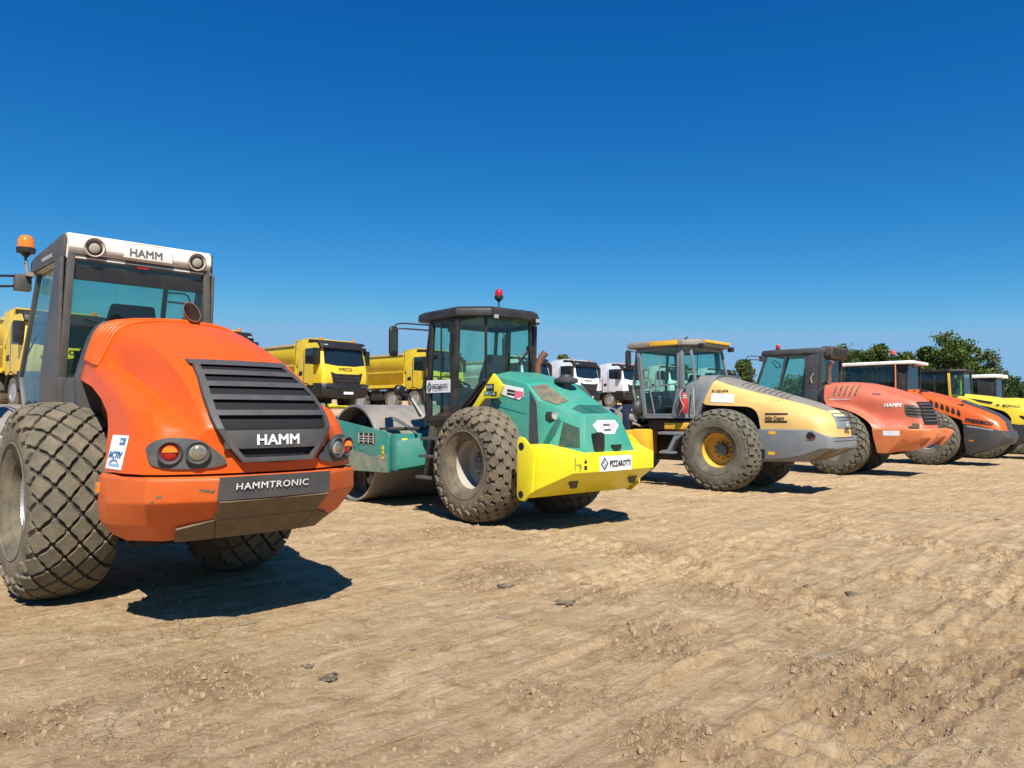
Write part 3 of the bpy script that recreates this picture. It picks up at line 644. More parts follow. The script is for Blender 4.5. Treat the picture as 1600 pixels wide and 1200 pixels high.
# ------------------------------------------------------------------ road roller pieces
X, Y, Z = Vector((1, 0, 0)), Vector((0, 1, 0)), Vector((0, 0, 1))
REAR = dict(U=-Y, V=Z, d=X)              # seen from behind: u runs to the right
LEFT = dict(U=-X, V=Z, d=-Y)             # seen from the left side: u runs to the rear
def mp3(p): return (p[0], -p[1], p[2])
def cabin(root, cols, m, roof=None, glass_side=None, glass_rear=None, front=True, name='cab', bars=(), seatx=None, seatz=1.35):
    """cols: columns from the front left corner round to the rear left one: (top, belt, bottom, post width, filling to the next column)"""
    fr = MB(); panes = []
    for i, c in enumerate(cols):
        t, b, o, wd = Vector(c[0]), Vector(c[1]), Vector(c[2]), c[3]
        if wd > 0: fr.beam(t + Z * .02, b, wd, wd * .9, Y); fr.beam(b, o, wd, wd * .9, Y)
        if i + 1 < len(cols):
            n = cols[i + 1]; nt_, nb, no = Vector(n[0]), Vector(n[1]), Vector(n[2])
            fr.beam(t, nt_, .055, .06); fr.beam(o, no, .06, .07)
            k = c[4]
            if k == 'solid': fr.slab([t, nt_, nb, b], .04); fr.slab([b, nb, no, o], .04)
            elif k == 'half': fr.slab([b, nb, no, o], .04); panes.append([t, nt_, nb, b])
            else: panes.append([t, nt_, nb, b]); panes.append([b, nb, no, o])
    for p in bars: fr.beam(*p)
    fr.mirror()
    l = cols[-1]; f = cols[0]
    for c in (l, f):
        fr.beam(c[0], mp3(c[0]), .06, .06); fr.beam(c[2], mp3(c[2]), .07, .08)
    cab = fr.build(name, M[m], root, bevel=.008)
    gs = glass_side or G_TEAL; gr = glass_rear or G_TEAL
    for s_ in (1, -1):
        j = 0
        while j < len(panes):
            g = MB(); P = [Vector((v.x, v.y * s_, v.z)) for v in panes[j]]; g.slab(P, .006)
            if j + 1 < len(panes) and (panes[j + 1][0] - panes[j][3]).length < 1e-6:
                g.slab([Vector((v.x, v.y * s_, v.z)) for v in panes[j + 1]], .006); j += 1
            g.build('side_window', gs, cab, smooth=0); j += 1
    g = MB(); g.slab([l[0], mp3(l[0]), mp3(l[1]), l[1]], .006)
    if (Vector(l[1]) - Vector(l[2])).length > .05 and l[4] != 'half': g.slab([l[1], mp3(l[1]), mp3(l[2]), l[2]], .006)
    g.build('rear_window', gr, cab, smooth=0)
    if l[4] == 'half':
        g = MB(); g.slab([l[1], mp3(l[1]), mp3(l[2]), l[2]], .04); g.build('rear_panel', M[m], cab)
    if front:
        g = MB(); g.slab([f[0], mp3(f[0]), mp3(f[1]), f[1]], .006); g.slab([f[1], mp3(f[1]), mp3(f[2]), f[2]], .006); g.build('windscreen', gs, cab, smooth=0)
    fl = MB(); ring = [Vector(c[2]) for c in cols]; ring = ring + [Vector(mp3(v)) for v in ring[::-1]]
    fl.prism([(v.x, v.y * .97, v.z - .03) for v in ring], (0, 0, .03)); fl.build('cab_floor', M['black'], cab)
    if seatx is not None: seat_set(cab, seatx, seatz)
    return cab
def roofpiece(parent, half, z0, z1, m, inset=.06, name='roof', bevel=.02, lift=0.0):
    cx = sum(p[0] for p in half) / len(half)
    def ring(z, k, dz=0): 
        L = [(cx + (x - cx) * k, y * k, z) for x, y in half]; return L + [mp3(p) for p in L[::-1]]
    mb = MB(); mb.loft([ring(z0, 1 - inset), ring(z0 + (z1 - z0) * .12, 1), ring(z0 + (z1 - z0) * .75, .99), ring(z1, .95 if lift == 0 else .9)])
    return mb.build(name, M[m], parent, bevel=bevel)
def place(mb, name, m, parent, **k): return mb.build(name, M[m] if isinstance(m, str) else m, parent, **k)

M['bore'] = mat('shaded_rust', (0.018, 0.008, 0.006), .95, dirt=.4, dcol=(.10, .035, .015), scale=20)  # rust darkened to stand for the shade inside the sunlit bore
def bolts(nm, pts, prof, axis, m, par):
    for p in pts:
        mb = MB(); mb.lathe(prof, p, axis, 14); place(mb, nm, m, par)
# ================================================================== roller 1: orange, nearest
def roller_orange():
    r = thing('road_roller', (-3.25, 6.70, 0), R_(180 - 45), 'bright orange roller nearest the camera with white cab roof and grey slatted grille', 'road roller', 'road rollers parked in a row')
    for y, s_ in ((.765, 1), (-.765, -1)): wheel(r, 0, y, .79, 'diamond', 'rubber', 'grey', s_)
    drum(r, 3.2, .8, 1.0)
    mb = MB(); mb.prism([(2.2, 1.06, .62), (4.2, 1.06, .62), (4.3, 1.06, 1.15), (2.2, 1.06, 1.15)], (0, .05, 0)); mb.mirror(); mb.box((1.9, -1.1, .6), (2.2, 1.1, 1.15)); mb.box((4.2, -1.1, .7), (4.35, 1.1, 1.15))
    place(mb, 'drum_frame', 'orange_bumper', r, bevel=.02)
    mb = MB(); mb.box((-.9, -.40, .45), (1.0, .40, 1.35)); mb.box((1.0, -.22, .5), (1.95, .22, 1.0)); mb.box((-1.9, -.5, .66), (-.8, .5, 1.15)); mb.lathe([(-.5, .19), (-.2, .24), (.2, .24), (.5, .19)], (0, 0, .79), 'y', 20)
    mb.box((.40, -.62, 1.1), (1.6, .62, 1.46)); place(mb, 'chassis', 'chassis', r, bevel=.02)
    # engine hood: horizontal outlines stacked from the tail lamps up to the flat top
    L = [   # front edge, fender crest, valley, nose side, nose corner, shoulder, shoulder, rear centre
        [(-1.50, .83, 1.105), (-1.80, .82, 1.105), (-2.03, .765, 1.105), (-2.14, .66, 1.105), (-2.22, .52, 1.105), (-2.27, .40, 1.105), (-2.315, .22, 1.105), (-2.33, 0, 1.105)],
        [(-1.47, .815, 1.20), (-1.79, .805, 1.20), (-2.03, .75, 1.20), (-2.14, .65, 1.20), (-2.22, .51, 1.20), (-2.27, .40, 1.20), (-2.315, .22, 1.20), (-2.33, 0, 1.20)],
        [(-1.44, .80, 1.31), (-1.80, .78, 1.32), (-2.05, .70, 1.325), (-2.14, .60, 1.33), (-2.22, .50, 1.325), (-2.265, .41, 1.31), (-2.30, .22, 1.30), (-2.31, 0, 1.30)],
        [(-1.41, .785, 1.40), (-1.82, .76, 1.41), (-2.03, .675, 1.41), (-2.13, .53, 1.40), (-2.25, .45, 1.40), (-2.285, .375, 1.40), (-2.30, .22, 1.40), (-2.31, 0, 1.40)],
        [(-1.33, .77, 1.50), (-1.74, .745, 1.515), (-1.91, .675, 1.52), (-1.94, .54, 1.515), (-2.16, .46, 1.51), (-2.205, .375, 1.51), (-2.225, .22, 1.51), (-2.235, 0, 1.51)],
        [(-1.13, .755, 1.605), (-1.46, .735, 1.63), (-1.59, .66, 1.635), (-1.62, .535, 1.63), (-2.01, .46, 1.63), (-2.07, .37, 1.63), (-2.095, .21, 1.63), (-2.105, 0, 1.63)],
        [(-.78, .72, 1.70), (-1.08, .705, 1.74), (-1.20, .645, 1.75), (-1.24, .54, 1.75), (-1.83, .46, 1.75), (-1.895, .37, 1.75), (-1.925, .20, 1.75), (-1.935, 0, 1.75)],
        [(-.24, .655, 1.775), (-.66, .66, 1.845), (-.78, .62, 1.86), (-.86, .555, 1.865), (-1.60, .465, 1.87), (-1.675, .37, 1.87), (-1.715, .20, 1.87), (-1.725, 0, 1.87)],
        [(-.21, .605, 1.99), (-.40, .60, 2.01), (-.60, .58, 2.02), (-.84, .545, 2.025), (-1.20, .46, 2.03), (-1.30, .36, 2.03), (-1.37, .19, 2.035), (-1.40, 0, 2.04)],
        [(-.21, .56, 2.14), (-.34, .555, 2.15), (-.48, .535, 2.155), (-.65, .505, 2.16), (-.85, .435, 2.165), (-.95, .335, 2.17), (-1.02, .18, 2.175), (-1.05, 0, 2.18)],
        [(-.21, .50, 2.225), (-.29, .495, 2.235), (-.38, .475, 2.24), (-.48, .43, 2.235), (-.56, .37, 2.24), (-.63, .29, 2.245), (-.69, .16, 2.25), (-.71, 0, 2.255)],
        [(-.22, .38, 2.262), (-.26, .37, 2.265), (-.31, .34, 2.268), (-.36, .29, 2.275), (-.39, .24, 2.28), (-.41, .18, 2.28), (-.42, .10, 2.285), (-.43, 0, 2.288)],
    ]
    mb = MB(); mb.loft(half_levels(L, 4, 5, .82)); hood = place(mb, 'engine_hood', 'orange', r, smooth=38)
    T = bvh(hood)
    # grey surround at the front edge of the hood
    mb = MB()
    fr = [(y, z) for y, z in ((.655, 1.50), (.668, 1.76), (.655, 1.84), (.615, 2.0), (.565, 2.15), (.49, 2.25), (.36, 2.28), (0, 2.30))]
    fr = [tuple(p) for p in crom(fr, 4)]; ring = lambda x, k: [(x, y * k, z if z < 1.6 else 1.6 + (z - 1.6) * k) for y, z in fr] + [(x, -y * k, z if z < 1.6 else 1.6 + (z - 1.6) * k) for y, z in fr[::-1][1:]]
    mb.loft([ring(-.10, .99), ring(-.12, 1.012), ring(-.225, 1.012), ring(-.235, 1.0)]); place(mb, 'hood_surround', 'grey_plastic', hood, smooth=40)
    mb = MB(); mb.box((-1.15, -.50, 1.0), (-.24, .50, 1.72)); place(mb, 'engine_side_panel', 'orange_bumper', r, bevel=.02)
    mb = MB(); mb.prism([(.42, .615, 1.05), (.34, .615, 1.50), (.34, .615, 1.80), (-.10, .615, 1.80), (-.10, .615, 1.28), (0, .615, 1.05)], (0, .03, 0)); mb.mirror(); mb.box((-.1, -.6, 1.4), (.34, .6, 1.78)); place(mb, 'side_cover', 'cab_grey', r, bevel=.015)
    # bonnet ribs: raised ridges running over the shoulder
    mb = MB()
    for k in range(6):
        xx = -.29 - k * .070
        ph = [(xx - .03 * (1 - t), .62 - .02 * k * .3, z) for t, z in ((0, 1.93 - k * .005),)]
        pts = []
        for z in np.linspace(1.93 - k * .012, 2.215, 10):
            h = stick(T, (xx, 1.0, z), (0, -1, 0), .006)
            if h: pts.append(h)
        for y in np.linspace(.44, -.44, 14):
            h = stick(T, (xx - .01, y, 3.0), (0, 0, -1), .006)
            if h: pts.append(h)
        for z in np.linspace(2.215, 1.93, 10):
            h = stick(T, (xx, -1.0, z), (0, 1, 0), .006)
            if h: pts.append(h)
        mb.tube(pts, .023, 8)
    place(mb, 'cooling_ribs', 'orange', hood, smooth=60)
    # grille
    def gp(poly, m, nm, off=.006, th=.004, par=None): return place(patch(T, poly, (-3, 0, 0), off=off, thick=th, res=.05, **REAR), nm, m, par or hood, smooth=40)
    W_ = lambda z: np.interp(z, [1.17, 1.30, 1.42, 1.60, 1.87], [.25, .35, .425, .42, .345])
    zz = [1.175, 1.215, 1.27, 1.33, 1.40, 1.47, 1.55, 1.63, 1.71, 1.79, 1.865]
    outer = [(-W_(z), z) for z in zz] + [(-.20, 1.885), (0, 1.89), (.20, 1.885)] + [(W_(z), z) for z in zz[::-1]] + [(0, 1.165)]
    gp(outer, 'void', 'grille_opening', .014)
    gm = MB()
    def strip(A, B, off=.026, th=.028):
        a = [stick(T, (-3, -u, z), X, off) for u, z in A]; b = [stick(T, (-3, -u, z), X, off) for u, z in B]
        a2 = [p - X * th for p in a]; b2 = [p - X * th for p in b]; n = len(a)
        ring = [[a[i], b[i], b2[i], a2[i]] for i in range(n)]; gm.loft(ring)
    def hbar(z0, z1, k0=1.0, tilt=0, w0=None):
        n = 15; w0 = w0 or W_((z0 + z1) / 2); us = np.linspace(-w0, w0, n)
        strip([(u, z0) for u in us], [(u, z1) for u in us])
    hbar(1.175, 1.205, w0=.24); hbar(1.265, 1.385, w0=.36)
    for z0 in (1.485, 1.59, 1.685, 1.77): hbar(z0, z0 + .036)
    hbar(1.845, 1.85); hbar(1.85, 1.885, w0=.37)
    for s_ in (-1, 1):
        strip([(s_ * W_(z), z) for z in zz], [(s_ * (W_(z) - .038), z) for z in zz], off=.024, th=.036)
    grille = place(gm, 'grille', 'grey_plastic', hood, bevel=.004, smooth=40)
    TG = bvh(grille)
    place(text_mb('HAMM', .098, TG, (-3, .165, 1.288), bold=.028, off=.006, sx=1.08, **REAR), 'lettering', 'white_ink', grille, smooth=0)
    # lamp clusters
    for s_ in (1, -1):
        poly = [(s_ * -.715, 1.16), (s_ * -.735, 1.19), (s_ * -.735, 1.27), (s_ * -.69, 1.325), (s_ * -.60, 1.34), (s_ * -.50, 1.325), (s_ * -.43, 1.28), (s_ * -.345, 1.20), (s_ * -.35, 1.165), (s_ * -.45, 1.145), (s_ * -.62, 1.142)]
        hs = place(patch(T, [tuple(p) for p in crom(poly, 3, True)], (-3, 0, 0), off=.020, thick=.026, res=.03, **REAR), 'lamp_housing', 'grey_plastic', hood, smooth=40, bevel=0)
        for u, mm, nm in ((.645, 'red_lens', 'tail_light'), (.505, G_LENS, 'reversing_light')):
            c = stick(T, (-3, s_ * u, 1.245), X, .036); n = Vector((-.93, s_ * .36, .0)).normalized()
            mb = MB(); mb.lathe([(0, .078), (.018, .078), (.026, .070), (.010, .055), (.0, .05)], c, n, 28); h2 = place(mb, nm, 'grey_plastic', hood, smooth=40)
            d = MB(); d.lathe([(.003, .054), (.016, .044), (.024, .02), (.026, 0)], c, n, 24)
            place(d, 'lens', M['red_lens'] if u > .6 else M['chrome'], h2, smooth=60)
            if u > .6:
                a = MB(); t = n.cross(Z).normalized(); pts = [(math.cos(q), math.sin(q)) for q in np.linspace(.1, PI - .1, 12)]
                a.prism([c + n * .0255 + t * x_ * .045 + Z * (z_ * .045) for x_, z_ in pts], n * .006); place(a, 'indicator_lens', 'amber_lens', h2)
            else:
                a = MB(); a.lathe([(.026, .046), (.033, .030), (.036, 0)], c, n, 20); place(a, 'cover_glass', G_LENS, h2, smooth=60)
    # rear bumper with counterweight
    B = [
        [(-1.46, .835, 1.09), (-1.62, .835, 1.09), (-2.08, .745, 1.09), (-2.31, .425, 1.09), (-2.335, .40, 1.09), (-2.345, 0, 1.09)],
        [(-1.455, .85, 1.07), (-1.63, .85, 1.07), (-2.10, .76, 1.07), (-2.33, .43, 1.07), (-2.35, .40, 1.07), (-2.355, 0, 1.07)],
        [(-1.45, .855, .90), (-1.64, .855, .90), (-2.09, .77, .925), (-2.30, .43, .93), (-2.32, .40, .93), (-2.33, 0, .93)],
        [(-1.46, .84, .76), (-1.62, .83, .75), (-1.98, .70, .76), (-2.18, .40, .80), (-2.20, .36, .80), (-2.21, 0, .80)],
        [(-1.50, .765, .665), (-1.66, .73, .64), (-1.86, .58, .64), (-2.02, .34, .66), (-2.04, .3, .66), (-2.05, 0, .66)],
    ]
    mb = MB(); mb.loft(half_levels(B, 1, 1)[::-1]); bump = place(mb, 'rear_bumper', 'orange_bumper', r, bevel=.018, seg=3)
    TB = bvh(bump)
    pl = place(patch(TB, [(-.405, .934), (.405, .934), (.40, 1.085), (-.40, 1.085)], (-3, 0, 0), off=.016, thick=.012, res=.1, **REAR), 'bumper_plate', 'grey_plastic', bump)
    under = MB(); under.slab([(-2.335, .395, .925), (-2.335, -.395, .925), (-2.21, -.37, .80), (-2.21, .37, .80)], .01)
    under.slab([(-2.205, .36, .797), (-2.205, -.36, .797), (-2.05, -.30, .655), (-2.05, .30, .655)], .012)
    under.slab([(-2.205, .37, .80), (-2.05, .31, .656), (-1.93, .52, .642), (-2.06, .56, .74)], .014); under.slab([(-2.205, -.37, .80), (-2.06, -.56, .74), (-1.93, -.52, .642), (-2.05, -.31, .656)], .014)
    M['mud'] = mat('dried_mud_on_steel', (0.14, 0.105, 0.06), .9, dirt=.6, dcol=(.24, .18, .11), scale=8, bump=.4)
    place(under, 'underside_plate', 'mud', bump)
    place(text_mb('HAMMTRONIC', .062, TB, (-3, .30, 1.0), bold=.008, sx=1.15, off=.02, spacing=1.12, **REAR), 'lettering', 'white_ink', bump, smooth=0)
    mb = MB(); mb.lathe([(0, .014), (.008, .014), (.012, .008), (.012, 0)], (-1.47, .86, 1.0), 'y', 12); place(mb, 'bolt', 'steel', bump)
    mb = MB(); mb.box((-1.44, .850, .96), (-1.49, .868, 1.03)); place(mb, 'reflector', 'amber_lens', bump)
    # sticker on the fender
    hc = T.ray_cast(Vector((-1.66, 2, 1.25)), Vector((0, -1, 0))); nf = Vector((hc[1].x, hc[1].y, 0)); nf = (nf if nf.y > 0 else -nf).normalized(); uf = Z.cross(nf).normalized()
    uf = -uf if uf.dot(-X) < 0 else uf
    O = Vector(hc[0]) - uf * .14 - Z * .125 + nf * .05; ST = dict(U=uf, V=Z, d=-nf)
    sw, sh = .28, .225
    stc = place(patch(T, [(0, 0), (sw, 0), (sw + .01, sh), (.02, sh)], O, off=.004, thick=.002, res=.04, **ST), 'sticker', 'white_sticker', hood)
    place(text_mb('ACTIV', .062, T, O + uf * .030 + Z * .075, bold=.014, off=.007, sx=1.25, shear=.12, **ST), 'lettering', 'blue_ink', stc, smooth=0)
    place(patch(T, [(.175, .165), (.262, .165), (.266, .208), (.18, .208)], O, off=.008, thick=.001, **ST), 'number_box', 'blue_ink', stc)
    place(text_mb('596', .034, T, O + uf * .186 + Z * .173, bold=.01, off=.011, sx=1.3, **ST), 'lettering', 'white_ink', stc, smooth=0)
    place(patch(T, [(.05, .022), (.24, .022), (.24, .036), (.05, .036)], O, off=.007, thick=.001, **ST), 'faded_line', 'pale_blue', stc)
    arc_ = [(sw * .5 + .08 * math.cos(a), .035 + .03 * math.sin(a)) for a in np.linspace(0.1, PI - .1, 12)] + [(sw * .5 + .07 * math.cos(a), .031 + .026 * math.sin(a)) for a in np.linspace(PI - .1, .1, 12)]
    place(patch(T, arc_, O, off=.008, thick=.001, res=.1, **ST), 'arc_mark', 'blue_ink', stc)
    # exhaust
    n_ = 28; rings = []
    def ring_(cx, cy, z, rr, k=0): return [(cx + rr * math.cos(2 * PI * i / n_), cy + rr * math.sin(2 * PI * i / n_), z + k * rr * math.cos(2 * PI * i / n_)) for i in range(n_)]
    rings = [ring_(-.60, -.09, 2.20, .056), ring_(-.61, -.088, 2.26, .057), ring_(-.64, -.08, 2.365, .070, 1.35), ring_(-.64, -.08, 2.365, .064, 1.35), ring_(-.64, -.08, 2.364, .0635, 1.35)]
    mb = MB(); mb.loft(rings, False); ex = place(mb, 'exhaust_pipe', 'exhaust', r, smooth=50)
    mb = MB(); mb.loft([ring_(-.64, -.08, 2.3642, .0632, 1.35), ring_(-.61, -.085, 2.27, .050, .2), ring_(-.605, -.085, 2.22, .045, 0)], False); mb.f.append(tuple(range(56, 84))); mb.m.append(0); place(mb, 'exhaust_bore', 'bore', ex)
    # cab
    cols = [((1.40, .60, 2.90), (1.82, .655, 1.86), (1.62, .655, 1.50), .05, 'glass'),
            ((.98, .605, 2.90), (1.40, .66, 1.86), (1.35, .66, 1.50), .0, 'glass'),
            ((.53, .61, 2.90), (.99, .66, 1.80), (.93, .66, 1.50), .03, 'solid'),
            ((.36, .60, 2.90), (.40, .64, 1.82), (.40, .64, 1.50), .07, 'half')]
    cab = cabin(r, cols, 'cab_grey', glass_side=G_SIDE, glass_rear=G_REAR, seatx=.98, seatz=1.74)
    mb = MB(); mb.box((.90, -.69, 1.02), (1.60, .69, 1.50)); place(mb, 'door_sill', 'cab_grey', cab, bevel=.01)
    mb = MB(); mb.box((1.18, .68, 1.57), (1.32, .72, 1.60)); mb.box((1.30, .68, 1.555), (1.335, .70, 1.615)); place(mb, 'door_handle', 'black', cab, bevel=.005)
    # door strap seen through the side glass
    mb = MB(); mb.tube([(1.75, .64, 2.02), (1.45, .64, 2.18), (1.05, .63, 2.34)], .008, 6, 4); place(mb, 'grab_rail', 'black', cab)
    # wide post between door and rear window
    mb = MB(); mb.prism([(.33, .655, 2.88), (.50, .655, 2.88), (.98, .655, 1.80), (.95, .655, 1.52), (.38, .655, 1.52), (.38, .655, 1.82)], (0, .03, 0)); mb.mirror()
    mb.prism([(.33, .655, 2.88), (.36, .585, 2.88), (.40, .585, 1.82), (.36, .66, 1.82)], (.03, 0, 0)) if False else None
    place(mb, 'corner_post', 'cab_grey', cab, bevel=.012)
    # scuffs on the bumper corner
    for poly in ([(-.71, .955), (-.65, .968), (-.655, .988), (-.71, .975)], [(-.64, .975), (-.60, .992), (-.52, 1.0), (-.43, .988), (-.42, 1.003), (-.52, 1.018), (-.60, 1.014), (-.645, .995)], [(-.735, .93), (-.725, .93), (-.725, .945), (-.735, .945)], [(-.60, .972), (-.57, .97), (-.56, .98), (-.59, .982)], [(-.30, .78), (-.29, .78), (-.275, .90), (-.282, .90)]):
        place(patch(TB, poly, (-3, 0, 0), off=.005, thick=.003, res=.02, **REAR), 'scuff_mark', 'mud', bump)
    # roof: grey cheeks, white rear fascia with two lamps
    roof = roofpiece(cab, [(1.48, .63), (.33, .64)], 2.87, 3.06, 'white', inset=.0, bevel=.012)
    mb = MB(); mb.prism([(1.50, .64, 2.88), (.34, .64, 2.88), (.34, .64, 3.085), (1.35, .64, 3.02), (1.50, .64, 2.98)], (0, .025, 0)); mb.mirror(); place(mb, 'roof_cheek', 'cab_grey', roof, bevel=.006)
    place(text_mb('HAMMTRONIC', .05, None, (1.05, .668, 2.925), -X, Z, -Y, off=0, bold=.005, sx=1.15, shear=.2), 'lettering', 'white_ink', roof, smooth=0)
    fas = MB(); fas.loft([[(.44, y, 2.885), (.345, y, 2.905), (.315, y, 2.935), (.295, y, 2.97), (.30, y, 3.05), (.335, y, 3.10), (.46, y, 3.11)] for y in (.632, .615, -.615, -.632)]); F_ = place(fas, 'roof_fascia', 'white', roof, bevel=.008)
    TF = bvh(F_)
    place(patch(TF, [(-.61, 2.895), (.61, 2.895), (.61, 2.935), (.34, 2.935), (.30, 2.95), (-.28, 2.95), (-.31, 2.935), (-.61, 2.94)], (-3, 0, 0), off=.004, thick=.004, res=.03, **REAR), 'fascia_underside', 'brown_dust', F_)
    for yc in (.43, -.485):
        c = Vector((.292, yc, 2.99)); n = Vector((-1, 0, -.18)).normalized()
        mb = MB(); mb.lathe([(-.01, .088), (.012, .090), (.020, .082), (.003, .068), (.0, .0)], c, n, 32); h = place(mb, 'work_light', 'brown_dust', F_, smooth=40)
        mb = MB(); mb.lathe([(.004, .064), (.016, .062), (.018, .054), (.008, .050)], c - Z * .006, n, 28); place(mb, 'lamp_bezel', 'black', h)
        mb = MB(); mb.lathe([(.006, .052), (.013, .04), (.016, 0)], c - Z * .006, n, 24); place(mb, 'lens', 'rim_pale', h, smooth=60)
    mb = MB(); mb.prism([(.291, .19, 2.935), (.291, -.25, 2.935), (.291, -.245, 3.045), (.291, -.22, 3.07), (.291, .15, 3.07), (.291, .17, 3.05)], (-.010, 0, 0)); place(mb, 'name_plate', 'white', F_, bevel=.004)
    place(patch(None, [(-.155, 3.071), (.225, 3.071), (.21, 3.083), (-.14, 3.083)], (.284, 0, 0), U=-Y, V=Z, d=X, off=.0, thick=.012), 'plate_lip', 'brown_dust', F_)
    place(text_mb('HAMM', .100, None, (.279, .140, 2.957), bold=.022, off=0, sx=1.0, **REAR), 'lettering', 'grey_ink', F_, smooth=0)
    mb = MB(); mb.box((.33, -.05, 2.855), (.37, .05, 2.895)); place(mb, 'licence_lamp', 'red_lens', F_)
    mb = MB(); mb.box((.36, -.60, 2.70), (.42, .60, 2.88)); place(mb, 'roof_liner', 'black', cab)
    # wiper, beacon, mirror arms, inside mirror
    mb = MB(); mb.tube([(.33, .0, 2.20), (.30, .25, 2.27), (.30, .5, 2.34)], .008, 6, 3); mb.box((.28, .30, 2.19), (.34, .42, 2.24)); place(mb, 'wiper', 'black', cab)
    mb = MB(); mb.beam((1.5, .66, 2.78), (1.5, .80, 2.78), .10, .16); mb.build('mirror_bracket', M['cab_grey'], r, bevel=.01)
    mirror_arm(r, [[(1.5, .80, 2.84), (1.9, 1.05, 2.86), (2.15, 1.12, 2.82)], [(1.5, .80, 2.74), (1.9, 1.05, 2.75), (2.15, 1.12, 2.74)]], (2.12, 1.15, 2.5))
    mirror_arm(r, [[(1.5, -.66, 2.84), (1.7, -.95, 2.86), (1.72, -1.0, 2.6)], [(1.5, -.66, 2.74), (1.65, -.9, 2.76)]], (1.72, -1.0, 2.42))
    mb = MB(); mb.tube([(1.44, .70, 2.86), (1.44, .72, 3.0)], .014, 8); mb.box((1.40, .64, 2.84), (1.48, .72, 2.88)); mb.build('beacon_bracket', M['steel'], r)
    beacon(r, (1.44, .72, 2.96), .07, 'amber_lens', .075, .14)
    return r

